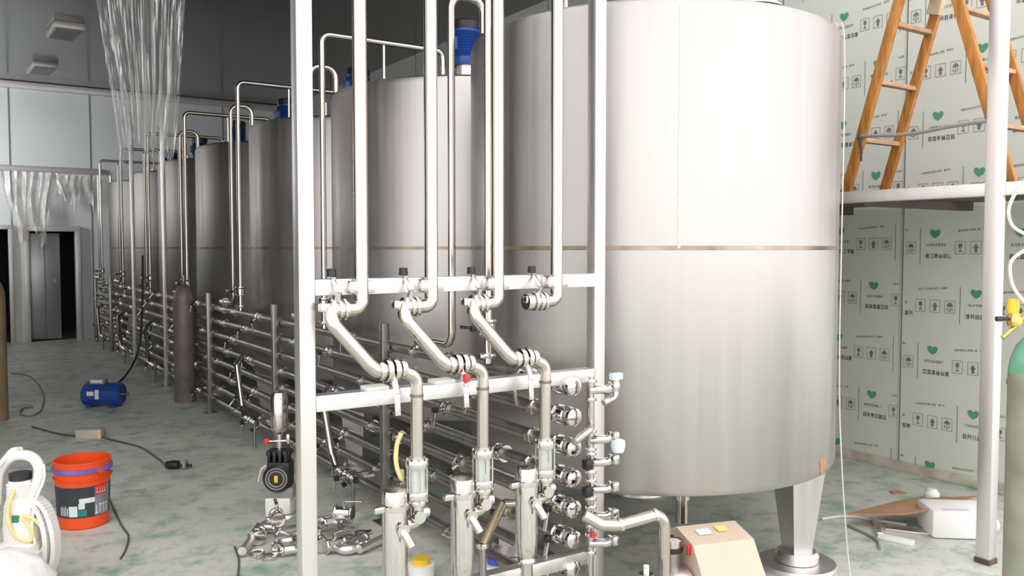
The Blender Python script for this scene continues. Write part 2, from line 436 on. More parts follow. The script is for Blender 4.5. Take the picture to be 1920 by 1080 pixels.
# plates hanging under the ceiling
def at_pix(px, py, Z):
    """where the ray of the photograph's pixel meets the height Z"""
    d = cam.rotation_euler.to_matrix() @ Vector(((px - 960) / F, (540 - py) / F, -1))
    t = (Z - EYE) / d.z
    return Vector((d.x * t, d.y * t, Z))
def floor_at(px, py, z=0.0): return at_pix(px, py, z)
for i, (px, py, lab) in enumerate(((131, 54, 'unlit flat box light on the ceiling, nearer the hall'), (86, 126, 'unlit flat box light on the ceiling, nearer the end wall'))):
    p = at_pix(px, py, CZ - 0.09)
    t = thing('ceiling_light', lab, 'ceiling light', (p.x - 0.0, p.y, CZ), 0.05, 'box lights on the ceiling')
    m = M(); m.box((0, 0.36, -0.045), (0.36, 0.74, 0.09), TRIMM, bev=0.006); m.build('light_housing', t)
    m = M(); m.box((0, 0.36, -0.094), (0.30, 0.66, 0.012), GREYP); m.build('diffuser', t)

# ------------------------------------------------------------------ tanks
TX, TY0, TS, TR, TB, TT = 3.43, 3.73, 2.105, 1.04, 0.53, 2.86
def make_tank():
    t = thing('storage_tank', '', 'tank', (0, 0, 0))
    m = M()
    m.lathe([(0, TB - 0.10), (0.4, TB - 0.085), (TR * 0.93, TB - 0.02), (TR - 0.012, TB), (TR, TB + 0.03), (TR, TT - 0.05), (TR - 0.012, TT - 0.018), (TR - 0.05, TT)], (0, 0, 0), TANK, n=96)
    m.build('tank_shell', t)
    m = M(); m.lathe([(TR - 0.05, TT), (TR * 0.6, TT + 0.05), (0.12, TT + 0.10), (0, TT + 0.10)], (0, 0, 0), TANK, n=64); m.build('tank_lid', t)
    m = M(); m.lathe([(TR - 0.002, -0.011), (TR + 0.003, -0.009), (TR + 0.003, 0.009), (TR - 0.002, 0.011)], (0, 0, 1.70), BURNT, n=96); m.build('weld_seam', t)
    m = M()
    a = math.radians(-125)
    m.bar((TR * math.cos(a), TR * math.sin(a), 1.70), (TR * math.cos(a), TR * math.sin(a), TT - 0.05), 0.012, 0.006, SEAMV, up=(math.cos(a), math.sin(a), 0)); m.build('upright_weld', t)
    lm = None
    for k in range(3):
        a = math.radians(-69 + 120 * k); r = 0.885
        if lm is None:
            m = M()
            top, bot = 0.10, 0.055
            ring = []
            for z, h in ((TB + 0.02, top), (0.09, bot)):
                ring.append([m.bm.verts.new((x * h, y * h, z)) for x, y in ((-1, -1), (1, -1), (1, 1), (-1, 1))])
            fs = [m.bm.faces.new(ring[0]), m.bm.faces.new(ring[1][::-1])] + [m.bm.faces.new((ring[0][q], ring[1][q], ring[1][(q + 1) % 4], ring[0][(q + 1) % 4])) for q in range(4)]
            m._new(fs, SATIN)
            lg = m.build('leg', t); lm = lg
            f = M(); f.lathe([(0, 0), (0.20, 0), (0.205, 0.012), (0.20, 0.03), (0.05, 0.034)], (0, 0, 0), SATIN, n=40)
            f.build('foot_plate', lg)
            f = M(); f.lathe([(0, 0.035), (0.11, 0.035), (0.115, 0.07), (0.10, 0.09), (0, 0.09)], (0, 0, 0), SATIN, n=32); f.build('levelling_disc', lg)
        else: lg = dup(lm, parent=t)
        lg.location = (r * math.cos(a), r * math.sin(a), 0); lg.rotation_euler = (0, 0, a + math.radians(52))
    ag = M(); ag.cyl((0, 0, TT + 0.08), (0, 0, TT + 0.26), 0.075, SATIN); ag.lathe([(0.11, 0), (0.11, 0.02)], (0, 0, TT + 0.10), SATIN)
    ag = ag.build('agitator_stand', t)
    m = M(); m.lathe([(0, 0), (0.10, 0), (0.11, 0.02), (0.11, 0.06)] + sum([[(0.122, 0.07 + 0.02 * k), (0.108, 0.08 + 0.02 * k)] for k in range(10)], []) + [(0.11, 0.28), (0, 0.28)], (0, 0, TT + 0.26), BLUE, n=28)
    m.box((-0.11, 0.0, TT + 0.42), (0.08, 0.10, 0.10), BLUE, bev=0.008); m.build('motor', ag)
    m = M(); m.lathe([(0, 0.07), (0.09, 0.07), (0.118, 0.055), (0.12, 0), (0, 0)], (0, 0, TT + 0.54), BLACK, n=28); m.build('fan_cover', ag)
    m = M(); m.cyl((0.45, -0.3, TT + 0.03), (0.45, -0.3, TT + 0.20), 0.21, SATIN); m.lathe([(0, 0.05), (0.2, 0.03), (0.23, 0)], (0.45, -0.3, TT + 0.20), SATIN); m.build('manhole', t)
    m = M(); m.cyl((-0.30, 0.1, TT - 0.0), (-0.30, 0.1, TT + 0.26), 0.022, PIPE); m.build('vent_pipe', t)
    return t
tank_labels = ['largest stainless steel tank in the photo, nearest the camera on the right',
               'stainless steel tank directly behind the nearest one, seen between the big upright pipes',
               'third steel tank of the row, its edge just left of the near square post',
               'dim steel tank standing fourth in the row, behind the single gas bottle',
               'dark steel tank standing fifth in the row, beside the thin pale post',
               'dark steel tank standing sixth in the row, behind the hanging film',
               'last dark tank of the row, against the end wall']
tank = make_tank(); tanks = []
for i in range(7):
    o = tank if i == 0 else dup(tank)
    o.location = (TX, TY0 + TS * i, 0); o['label'] = tank_labels[i]; o['group'] = 'row of storage tanks'; tanks.append(o)
    if i > 0:
        for ch in o.children: pass
# rust mark and outlet belong only to the nearest tank
def cpos(i): return TY0 + TS * i
a0 = math.radians(-74)
m = M()
pts = []
for k in range(14):
    q = 2 * PI * k / 14; rr = 1 + 0.25 * math.sin(3 * q + 1)
    aa = a0 + 0.036 * math.cos(q) * rr; zz = 0.59 + 0.040 * math.sin(q) * rr
    pts.append(((TR + 0.003) * math.cos(aa), (TR + 0.003) * math.sin(aa), zz))
m.prism(pts, (-0.004 * math.cos(a0), -0.004 * math.sin(a0), 0), RUST); m.build('rust_patch', tanks[0])
m = M(); m.cyl((-0.33, -0.62, TB - 0.04), (-0.33, -0.62, 0.30), 0.032, PIPE); m.lathe([(0.0, 0), (0.042, 0), (0.042, 0.05), (0, 0.05)], (-0.33, -0.62, 0.42), SHINY, n=20)
tank_outlet = m.build('drain_pipe', tanks[0])

# ------------------------------------------------------------------ pipe rack along the tanks
RX = 2.29
H8 = [1.09 - 0.137 * k for k in range(8)]
ordn = ['topmost', 'second from the top', 'third from the top', 'fourth from the top', 'fourth from the floor', 'third from the floor', 'second from the floor', 'lowest']
# valve prototype: axis along Y, handle towards the aisle
def make_valve(parent, name='butterfly_valve'):
    m = M()
    for y in (-0.034, 0.034): m.lathe([(0.026, -0.009), (0.043, -0.009), (0.046, 0), (0.043, 0.009), (0.026, 0.009)], (0, y, 0), SHINY, axis='Y', n=20)
    m.lathe([(0.028, -0.026), (0.038, -0.022), (0.038, 0.022), (0.028, 0.026)], (0, 0, 0), SHINY, axis='Y', n=20)
    m.cyl((-0.03, 0, 0), (-0.085, 0, 0), 0.012, SHINY, n=12)
    v = m.build(name, parent)
    h = M(); h.bar((-0.085, 0, 0.01), (-0.105, 0.0, -0.10), 0.022, 0.008, SHINY, up=(1, 0, 0), bev=0.002); h.box((-0.088, 0, 0), (0.03, 0.03, 0.03), BLACK, bev=0.004)
    h.build('valve_handle', v)
    return v
def make_clamp(parent):
    m = M(); m.lathe([(0.024, -0.011), (0.038, -0.011), (0.042, 0), (0.038, 0.011), (0.024, 0.011)], (0, 0, 0), SHINY, axis='Y', n=18)
    m.box((-0.045, 0, 0), (0.02, 0.014, 0.03), SHINY)
    return m.build('pipe_clamp', parent)
rv = random.Random(11)
vproto = cproto = None
for k, h in enumerate(H8):
    y0 = 2.98 + 0.0 * k
    t = thing('manifold_pipe', 'horizontal steel pipe running the length of the tank row, ' + ordn[k] + ' of eight', 'pipe', (RX, y0, h), 0, 'long pipes racked along the tanks')
    m = M(); L = 16.9 - y0 - 0.12 * (k % 3)
    m.cyl((0, 0, 0), (0, L, 0), 0.030, DULL, n=18); m.build('pipe', t)
    # capped valve at the near end
    if vproto is None:
        vproto = make_valve(t); cproto = make_clamp(t); v = vproto; c = cproto; c.location = (0, 0.25, 0)
    else: v = dup(vproto, parent=t); c = dup(cproto, parent=t); c.location = (0, 0.25 + 0.02 * k, 0)
    v.location = (0, 0.06, 0); v.rotation_euler = (0, 0.0, 0)
    e = M(); e.lathe([(0, -0.03), (0.026, -0.03), (0.04, -0.022), (0.04, -0.006), (0.03, 0), (0, 0)], (0, 0, 0), SHINY, axis='Y', n=20); e.build('end_cap', t)
    for i in range(7):
        yv = cpos(i) - 0.42 + 0.13 * ((k * 3) % 7) + rv.uniform(-0.05, 0.05) - y0
        if i == 0: yv = max(yv, 0.35)
        v = dup(vproto, parent=t); v.location = (0, yv, 0); v.rotation_euler = (0, rv.choice((0, 0, 0.5, -0.4)), 0)
        c = dup(cproto, parent=t); c.location = (0, yv + 0.75, 0)
        if i % 2 == k % 2: c = dup(cproto, parent=t); c.location = (0, yv + 1.15, 0)
# posts that carry the pipes
for i in range(7):
    y = cpos(i) + 1.06; tall = i in (3, 4)
    h = 3.62 if tall else 1.24
    lab = ['short square post carrying the long pipes, nearest the tall pipe frame', 'short square post on the pipe rack, second from the frame', 'short square post on the pipe rack, just right of the gas bottle',
           'tall thin pale square post beside the hanging film', 'tall thin square post rising behind the hanging film', 'short square post of the rack in front of the two farthest tanks', 'short square post of the rack against the end wall'][i]
    if i == 6: y = 17.0
    t = thing('rack_post', lab, 'post', (RX - 0.062, y, 0), 0, 'posts of the long pipe rack')
    m = M(); m.box((0, 0, h / 2), (0.05, 0.05, h), SATIN if tall else DULL, bev=0.004); m.build('post', t)
    m = M(); m.box((0, 0, 0.004), (0.12, 0.12, 0.008), DULL); m.build('base_plate', t)
    for hh in H8:
        if hh == H8[0]:
            m = M(); m.tube([(0.02, 0.014, hh + 0.033), (0.062, 0.014, hh + 0.036), (0.10, 0.014, hh), (0.062, 0.014, hh - 0.036), (0.02, 0.014, hh - 0.033)], 0.004, SHINY, 0.03, n=8); ub = m.build('pipe_hook', t)
        else: c = dup(ub, parent=t); c.location = (0, 0, hh - H8[0])

# risers: one tall washing riser and one gooseneck for every tank
place = ['the nearest tank', 'the second tank', 'the third tank', 'the fourth tank', 'the fifth tank', 'the sixth tank', 'the last tank']
RR = 2.315
for i in range(7):
    c = cpos(i)
    ys = c + (0.03 if i else -0.10); yg = c + 0.27
    t = thing('riser_pipe', 'bright upright pipe bending over the top of ' + place[i], 'pipe', (RR - 0.055, ys, 0), 0, 'tall risers bending over the tanks')
    # wide lid runs back down into the tank
    m = M(); m.tube([(0, 0, 1.12), (0, 0, 3.22), (0.98, 0, 3.22), (0.98, 0, TT + 0.02)], 0.021, PIPE, 0.06, n=16); m.build('pipe', t)
    m = M(); m.cyl((0.48, 0, TT + 0.0), (0.48, 0, 3.2), 0.012, PIPE, n=10); m.build('support_stub', t)
    v = dup(vproto, parent=t); v.location = (0, 0, 1.30); v.rotation_euler = (PI / 2, 0, 0)
    cc = dup(cproto, parent=t); cc.location = (0, 0, 1.16); cc.rotation_euler = (PI / 2, 0, 0)
    t = thing('gooseneck_pipe', 'upright pipe with a hooked gooseneck top into ' + place[i], 'pipe', (RR - 0.055, yg, 0), 0, 'gooseneck pipes into the tank tops')
    m = M(); m.tube([(0, 0.42, 1.175), (0, 0, 1.175), (0, 0, 3.04), (0.20, 0, 3.04), (0.20, 0, TT - 0.0)], 0.020, PIPE, 0.075, n=16, seg=8); m.build('pipe', t)
    cc = dup(cproto, parent=t); cc.location = (0, 0.30, 1.175)
    m = M(); m.tube([(0, 0.42, 1.175), (0.03, 0.46, 1.14), (0.03, 0.46, 1.10)], 0.020, PIPE, 0.02, n=12); m.build('elbow', t)
    # outlet of each tank, low, with an angled leg to the floor pipes
    if i and i != 3:
        t = thing('outlet_pipe', 'slanting outlet pipe with valve low in front of ' + place[i], 'pipe', (RX - 0.10, c - 0.25, 0), 0, 'slanting outlet pipes under the tanks')
        m = M(); m.tube([(0.03, 0.10, 0.72), (-0.05, 0.02, 0.66), (-0.05, -0.14, 0.30), (-0.05, -0.22, 0.22), (-0.05, -0.55, 0.22)], 0.024, PIPE, 0.05, n=14); m.build('pipe', t)
        v = dup(vproto, parent=t); v.location = (-0.05, -0.44, 0.22)
        cc = dup(cproto, parent=t); cc.location = (-0.05, -0.28, 0.22)
        m = M(); m.cyl((-0.05, -0.5, 0.2), (-0.05, -0.5, 0.0), 0.012, DULL, n=8); m.build('support_leg', t)

# ------------------------------------------------------------------ near pipe frame
FY = 3.0
t = thing('pipe_stand', 'tall square steel tube frame with crossbars in front of the nearest tank', 'frame', (1.08, FY, 0))
def fpost(x, h=4.3):
    m = M(); m.box((x, 0, h / 2), (0.06, 0.06, h), SATIN, bev=0.004); return m.build('post', t)
fpost(0.0); fpost(1.36)
for z in (1.556, 1.130, 0.305, 4.2):
    m = M(); m.box((0.68, 0, z), (1.30, 0.06, 0.06), SATIN, bev=0.004); m.build('crossbar', t)
for x in (0.0, 1.36):
    m = M(); m.box((x, 0, 0.005), (0.14, 0.14, 0.01), SATIN); m.build('base_plate', t)
for x in (0.27, 0.56):
    m = M(); m.box((x, -0.01, 1.168), (0.09, 0.07, 0.016), WHITE, bev=0.003); m.build('bracket', t)

UY = 2.935
UX = [1.275, 1.567, 1.872, 2.171]
ulab = ['big bright upright pipe at the frame, next to the left post', 'big bright upright pipe at the frame, second from the left', 'big bright upright pipe at the frame, third from the left', 'big upright pipe at the frame nearest the right post, ending in a short elbow']
def flange(m, c, r=0.038, h=0.02, axis='Z', mt=None):
    m.lathe([(0.0, -h / 2), (r * 0.93, -h / 2), (r, 0), (r * 0.93, h / 2), (0, h / 2)], c, mt or SHINY, axis=axis, n=22)
for j, x in enumerate(UX):
    t = thing('supply_pipe', ulab[j], 'pipe', (x, UY, 0), 0, 'big upright pipes on the frame')
    R = 0.0265
    m = M(); m.tube([(0, 0, 4.15), (0, 0, 1.475), (-0.065, 0, 1.475)], R, PIPE, 0.05, n=22, seg=8); m.build('pipe', t)
    m = M(); m.box((0, 0.012, 1.556), (0.105, 0.05, 0.045), SHINY, bev=0.005); m.build('pipe_clamp', t)
    # valve on the horizontal leg
    m = M()
    for dx in (-0.066, -0.088, -0.115): flange(m, (dx, 0, 1.475), 0.040, 0.016, 'X')
    m.cyl((-0.06, 0, 1.475), (-0.125, 0, 1.475), 0.031, PIPE)
    m.box((-0.14, 0.0, 1.485), (0.05, 0.03, 0.03), SHINY, bev=0.004)
    m.cyl((-0.098, 0, 1.475), (-0.098, -0.02, 1.54), 0.012, SHINY, n=10)
    vv = m.build('butterfly_valve', t)
    m = M(); m.bar((-0.098, -0.01, 1.54), (-0.098, 0.04, 1.60), 0.016, 0.01, SHINY, bev=0.002); m.lathe([(0, 0), (0.018, 0), (0.016, 0.028), (0, 0.03)], (-0.098, 0.045, 1.595), BLACK, n=14); m.build('valve_handle', vv)
    if j == 3:
        m = M(); flange(m, (-0.145, 0, 1.475), 0.036, 0.03, 'X'); m.build('end_cap', t)
        continue
    # slanting leg down to the union, then elbow down in front of the frame
    ux = 0.07
    m = M(); m.tube([(-0.118, -0.005, 1.475), (-0.128, -0.02, 1.45), (-0.118, -0.03, 1.42), (0.0, -0.065, 1.275), (0.03, -0.07, 1.25), (ux, -0.07, 1.25)], R, PIPE, 0.04, n=20); m.build('slanting_pipe', t)
    m = M()
    for dx in (0.0, 0.025, 0.055, 0.085): flange(m, (ux - 0.025 + dx, -0.07, 1.25), 0.044 if dx in (0.025, 0.055) else 0.036, 0.02, 'X')
    m.cyl((ux + 0.02, -0.07, 1.25), (ux + 0.02, -0.11, 1.165), 0.012, SHINY, n=10)
    un = m.build('union_valve', t)
    m = M(); m.bar((ux + 0.02, -0.10, 1.195), (ux + 0.02, -0.115, 1.085), 0.022, 0.009, SHINY, up=(0, 1, 0), bev=0.002)
    if j == 1: m.box((ux + 0.02, -0.115, 1.20), (0.024, 0.02, 0.03), RED, bev=0.003)
    m.build('valve_handle', un)
    ex = 0.19
    m = M(); m.tube([(ux + 0.05, -0.07, 1.25), (ux + 0.07, -0.07, 1.238), (ex, -0.07, 1.215), (ex, -0.07, 0.90)], 0.0245, PIPE, 0.055, n=20, seg=8); m.build('drop_pipe', t)
    m = M(); m.lathe([(0.0250, -0.006), (0.0262, 0), (0.0250, 0.006)], (ex, -0.07, 1.145), BURNT, n=20); m.build('weld_ring', t)
    # sight glass with tie rods
    m = M(); flange(m, (ex, -0.07, 0.885), 0.046, 0.03); flange(m, (ex, -0.07, 0.765), 0.046, 0.03); m.cyl((ex, -0.07, 0.91), (ex, -0.07, 0.885), 0.03, SHINY)
    for q in range(6):
        aa = q * PI / 3 + 0.3; cx, cy = ex + 0.039 * math.cos(aa), -0.07 + 0.039 * math.sin(aa)
        m.cyl((cx, cy, 0.905), (cx, cy, 0.74), 0.0035, SHINY, n=8)
    sg = m.build('sight_glass', t)
    m = M(); m.lathe([(0.026, 0), (0.030, 0), (0.030, 0.1), (0.026, 0.1), (0.026, 0)], (ex, -0.07, 0.776), GLASS, n=22); m.build('glass_tube', sg)
    m = M(); flange(m, (ex, -0.07, 0.735), 0.036, 0.02); m.tube([(ex, -0.07, 0.75), (ex, -0.07, 0.66), (ex - 0.05, -0.07, 0.66)], 0.026, PIPE, 0.045, n=18)
    flange(m, (ex - 0.01, -0.105, 0.69), 0.026, 0.02, 'Y'); flange(m, (ex + 0.035, -0.06, 0.69), 0.022, 0.03, 'X')
    m.build('lower_elbow', t)
    # filter housing fed by that elbow
    fl = ['steel filter housing nearest the left post, its foot below the picture', 'steel filter housing between the other two, with a round collar low on it', 'steel filter housing nearest the right post, resting above the low crossbar'][j]
    f = thing('filter_housing', fl, 'filter', (x + ex - 0.097, UY - 0.075, 0), 0, 'upright filter housings at the frame')
    bz = (0.36, 0.40, 0.42)[j]; tz = (0.80, 0.80, 0.80)[j]
    m = M(); m.lathe([(0, bz), (0.030, bz), (0.043, bz + 0.03), (0.047, bz + 0.07), (0.047, tz - 0.02), (0.043, tz), (0.0, tz + 0.004)], (0, 0, 0), SHINY, n=32); m.build('housing', f)
    m = M(); m.lathe([(0.046, 0), (0.053, 0.004), (0.053, 0.022), (0.046, 0.026)], (0, 0, tz - 0.075), SHINY, n=28); m.box((-0.068, -0.01, tz - 0.062), (0.04, 0.022, 0.024), SHINY, bev=0.003); m.build('clamp_band', f)
    m = M(); m.lathe([(0, 0), (0.036, 0), (0.040, 0.012), (0.036, 0.024), (0, 0.024)], (0, 0, bz - 0.02), SHINY, n=24); m.cyl((0, 0, bz - 0.01), (0, 0, 0.03), 0.026, PIPE); m.lathe([(0, 0), (0.06, 0), (0.06, 0.03), (0, 0.03)], (0, 0, 0.0), SATIN, n=24)
    m.build('foot_pipe', f)
    m = M(); m.tube([(0.0, -0.045, 0.66), (0.0, -0.075, 0.66), (0.02, -0.10, 0.61)], 0.016, SHINY, 0.02, n=12); flange(m, (0.0, -0.07, 0.665), 0.026, 0.014, 'Y'); m.build('drain_cock', f)

# yellow hose looped behind the left drop pipe
p = UX[0] + 0.19
tag(hose([(p - 0.045, UY - 0.03, 1.0), (p - 0.06, UY - 0.02, 0.95), (p - 0.062, UY - 0.02, 0.88), (p - 0.04, UY - 0.02, 0.82), (p - 0.02, UY + 0.02, 0.84)], 0.009, HOSEY).build('hose_loop'), 'short yellowed hose looped behind the left drop pipe', 'hose')

# clamp tower with elbows at the near end of the long pipes
t = thing('sampling_manifold', 'upright string of clamps and small elbows just left of the right frame post', 'manifold', (2.335, 2.90, 0))
m = M(); m.cyl((0, 0, 0.20), (0, 0, 1.14), 0.013, PIPE, n=14); m.build('pipe', t)
m = M(); m.cyl((0, 0, 0), (0, 0, 0.2), 0.02, SATIN, n=14); m.lathe([(0, 0), (0.05, 0), (0.05, 0.01), (0, 0.01)], (0, 0, 0), SATIN, n=20); m.build('base', t)
for k, z in enumerate((1.08, 0.86, 0.76, 0.64, 0.52, 0.40)):
    m = M(); flange(m, (0, 0, z + 0.04), 0.026, 0.014); flange(m, (0, 0, z - 0.04), 0.026, 0.014)
    m.tube([(0, 0, z), (0.05, -0.05, z + 0.005), (0.075, -0.07, z + 0.02)], 0.019, SHINY, 0.03, n=14)
    m.box((0.07, -0.07, z + 0.02), (0.035, 0.05, 0.045), SHINY, bev=0.01)
    if k in (2, 3): m.box((-0.035, -0.02, z), (0.04, 0.04, 0.045), BLACK, bev=0.008)
    if k == 5: m.box((-0.015, -0.03, z + 0.05), (0.02, 0.02, 0.025), RED, bev=0.003)
    m.build('branch_valve', t)
m = M(); m.tube([(0.0, 0, 0.93), (-0.05, -0.06, 0.925), (-0.17, -0.10, 0.89)], 0.017, PIPE, 0.05, n=14); m.build('side_spout', t)
m = M(); m.lathe([(0, 0), (0.025, 0.004), (0.032, 0.03), (0.03, 0.055), (0.0, 0.065)], (0.078, -0.09, 0.81), mat('pale_blue_plastic', (0.62, 0.70, 0.78), 0.4), n=18); m.build('gauge', t)
m = M(); m.tube([(0.09, -0.06, 1.13), (0.09, -0.06, 1.05), (0.02, -0.06, 1.03)], 0.016, PIPE, 0.03, n=12); m.box((0.09, -0.06, 1.14), (0.06, 0.03, 0.03), mat('pale_blue_plastic', (0.62, 0.70, 0.78), 0.4), bev=0.005); m.build('top_cock', t)

# suction pipe to the pump, the pump with its cream cover
def at_dep(px, py, dep):
    d = cam.rotation_euler.to_matrix() @ Vector(((px - 960) / F, (540 - py) / F, -1))
    k = dep / math.hypot(d.x, d.y)
    return Vector((d.x * k, d.y * k, EYE + d.z * k))
q = [at_dep(1096, 966, 3.60), at_dep(1128, 984, 3.60), at_dep(1160, 985, 3.62), at_dep(1245, 962, 3.72)]
low = Vector((q[3].x + 0.01, q[3].y - 0.0, 0.03))
t = thing('suction_pipe', 'satin pipe running from the right frame post and bending down beside the pump', 'pipe', (0, 0, 0))
m = M(); m.tube([q[0], q[1], q[2], q[3], low], 0.0265, PIPE, 0.05, n=20, seg=7); m.build('pipe', t)
m = M()
mid = (q[2] * 0.97 + q[3] * 0.03); dr = (q[3] - q[2]).normalized()
m.cyl(mid - dr * 0.008, mid + dr * 0.008, 0.031, SHINY); m.cyl(q[3] - dr * 0.05, q[3] - dr * 0.035, 0.030, SHINY); m.build('weld_ring', t)
m = M()
for z in (0.20, 0.17): flange(m, (low.x, low.y, z), 0.042, 0.02)
m.box((low.x + 0.045, low.y - 0.03, 0.18), (0.03, 0.03, 0.05), SHINY, bev=0.005); m.cyl((low.x - 0.05, low.y, 0.18), (low.x + 0.05, low.y, 0.18), 0.014, SHINY)
m.build('clamp', t)
e = at_dep(1212, 1030, 3.62)
t = thing('hose_coupling', 'short capped steel pipe stub standing left of the suction pipe', 'pipe fitting', (e.x, e.y, 0))
m = M(); m.tube([(0.03, 0, 0.0), (0.03, 0, 0.06), (-0.01, 0, 0.14), (0.0, 0, 0.28)], 0.022, PIPE, 0.04, n=16); m.build('pipe', t)
m = M(); flange(m, (0, 0, 0.29), 0.034, 0.05); m.cyl((0, 0, 0.31), (0, 0, 0.35), 0.012, WHITE); m.build('cap', t)

pp = floor_at(1350, 1120); c0 = at_dep(1350, 1035, 3.95)
# housing
PR = Matrix.Rotation(-YAW + math.radians(6), 3, 'Z')
t = thing('pump', 'pump under a cream folded metal cover on the floor below the nearest tank', 'pump', (c0.x, c0.y, 0), -YAW + math.radians(17))
m = M()
out = [(-0.155, -0.13, 0.03), (-0.155, -0.13, 0.235), (-0.155, -0.03, 0.37), (-0.155, 0.13, 0.405), (-0.155, 0.28, 0.34), (-0.155, 0.28, 0.03)]
m.prism(out, (0.31, 0, 0), CREAM, CREAM)
m.build('motor_cover', t)
m = M(); m.box((0.0, -0.132, 0.130), (0.306, 0.004, 0.20), CREAMG); m.build('side_panel', t)
m = M(); m.box((0.045, 0.07, 0.397), (0.05, 0.05, 0.002), YELTXT, mtx=Matrix.Rotation(0.19, 4, 'X')); m.box((-0.05, 0.06, 0.394), (0.07, 0.05, 0.002), LABELW, mtx=Matrix.Rotation(0.19, 4, 'X'))
m.build('warning_label', t)
m = M(); m.lathe([(0, -0.06), (0.085, -0.06), (0.10, -0.02), (0.10, 0.05), (0.0, 0.06)], (-0.22, 0.0, 0.16), SATIN, axis='X', n=28); m.cyl((-0.225, 0.04, 0.2), (-0.225, 0.04, 0.33), 0.045, DULL); m.build('pump_head', t)
m = M(); m.lathe([(0, 0), (0.05, 0), (0.052, 0.012), (0.05, 0.024), (0, 0.024)], (-0.225, 0.04, 0.33), BLACK, n=24); m.lathe([(0, 0), (0.048, 0), (0.048, 0.03), (0.03, 0.04), (0, 0.04)], (-0.225, 0.04, 0.354), SHINY, n=24); m.build('inlet_union', t)
m = M(); m.box((-0.165, -0.01, 0.345), (0.018, 0.012, 0.05), RED, bev=0.003); m.build('red_tag', t)
m = M(); m.box((0, 0.07, 0.015), (0.5, 0.42, 0.03), SATIN, bev=0.004); m.build('base_plate', t)

# ------------------------------------------------------------------ platform, its post, ladder on it
t = thing('work_platform', 'raised steel platform along the right wall that the wooden ladder stands on', 'platform', (0, 0, 0))
PXa, DZt = 4.68, 2.05
m = M(); m.box((PXa + 0.03, 4.175, DZt - 0.035), (0.05, 3.95, 0.07), SATIN, bev=0.004); m.build('edge_beam', t)
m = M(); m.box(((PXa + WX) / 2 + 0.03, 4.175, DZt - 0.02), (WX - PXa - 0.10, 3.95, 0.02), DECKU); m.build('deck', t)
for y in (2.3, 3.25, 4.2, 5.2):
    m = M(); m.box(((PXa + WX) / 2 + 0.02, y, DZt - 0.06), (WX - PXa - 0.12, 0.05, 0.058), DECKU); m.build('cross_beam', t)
for (y, h) in ((2.375, 4.3), (5.9, 2.0)):
    m = M(); m.box((PXa - 0.035, y, h / 2), (0.075, 0.075, h), SATIN, bev=0.005); m.box((PXa - 0.035, y, 0.014), (0.083, 0.083, 0.028), mat('dark_rust', (0.12, 0.08, 0.06), 0.8, 0, 0.4, 20))
    m.build('post', t)

t = thing('step_ladder', 'orange wooden A-shaped step ladder standing on the raised platform', 'ladder', (4.9, 2.94, DZt))
HL = 1.66
def rail(x, s):
    m = M(); m.bar((x, s * 0.52, 0), (x, s * 0.0 + 0.02 * s, HL), 0.038, 0.062, WOOD, up=(0, 1, 0), bev=0.005); return m.build('rail', t)
for x in (0.0, 0.41):
    for s in (-1, 1): rail(x, s)
for z in (0.34, 0.69, 1.03, 1.37):
    for s in (-1, 1):
        yy = s * (0.52 - 0.50 * z / HL)
        m = M(); m.box((0.205, yy, z), (0.40, 0.05, 0.028), WOODR, bev=0.004); m.build('rung', t)
m = M(); m.box((0.205, 0, HL), (0.50, 0.14, 0.035), WOOD, bev=0.005); m.build('top_board', t)
m = M(); m.box((0.16, 0.17, 1.255), (0.44, 0.10, 0.03), WOODC, bev=0.004); m.box((0.40, 0.165, 1.20), (0.05, 0.085, 0.13), WOODC, bev=0.005, mtx=Matrix.Rotation(0.28, 4, 'X')); m.build('bracket', t)
m = M(); m.cyl((0.39, 0.15, 1.3), (0.43, 0.15, 1.3), 0.016, DARKR, n=10); m.box((0.39, -0.20, 1.03), (0.05, 0.03, 0.05), DARKR, bev=0.006); m.build('hinge_bolt', t)
lx = 4.9
tag(hose([(lx - 0.03, 3.36, 2.41), (lx - 0.05, 3.22, 2.40), (lx - 0.05, 2.98, 2.385), (lx - 0.05, 2.75, 2.40), (lx - 0.03, 2.55, 2.41)], 0.011, GREYP).build('spreader_cord'), 'grey cord slung between the two halves of the wooden ladder', 'cord')
tag(hose([(lx - 0.035, 3.345, 2.42), (lx - 0.06, 3.33, 2.40), (lx - 0.055, 3.315, 2.33), (lx - 0.06, 3.31, 2.25)], 0.007, DARKR).build('rope_end'), 'dark knotted rope end dangling from the left ladder rail', 'rope')

# ------------------------------------------------------------------ gas bottles
def gas_bottle(loc, h, r, m_body, m_top, label, extras=True):
    t = thing('gas_cylinder', label, 'gas cylinder', loc)
    m = M(); m.lathe([(0, 0), (r * 0.94, 0), (r, 0.02), (r, h * 0.84)], (0, 0, 0), m_body, n=36); m.build('body', t)
    m = M(); m.lathe([(r, h * 0.84), (r * 0.95, h * 0.88), (r * 0.75, h * 0.93), (r * 0.42, h * 0.965), (r * 0.28, h * 0.975), (0, h * 0.978)], (0, 0, 0), m_top, n=36); m.build('shoulder', t)
    m = M(); m.cyl((0, 0, h * 0.97), (0, 0, h * 1.0), r * 0.26, m_body); m.cyl((0, 0, h * 1.0), (0, 0, h * 1.04), 0.016, BRASS if extras else DULL); m.cyl((-0.03, 0, h * 1.02), (0.03, 0, h * 1.02), 0.012, BRASS if extras else DULL, n=10)
    m.lathe([(0, 0), (0.026, 0), (0.026, 0.015), (0, 0.018)], (0, 0, h * 1.04), BRASS if extras else DULL, n=16)
    m.build('valve', t)
    return t
p = floor_at(352, 755); p.y += 0.1
gas_bottle((p.x, p.y, 0), 1.33, 0.115, CYLB, CYLB, 'grey-brown gas cylinder standing in the aisle in front of the pipe rack', False)
p = floor_at(-8, 790)
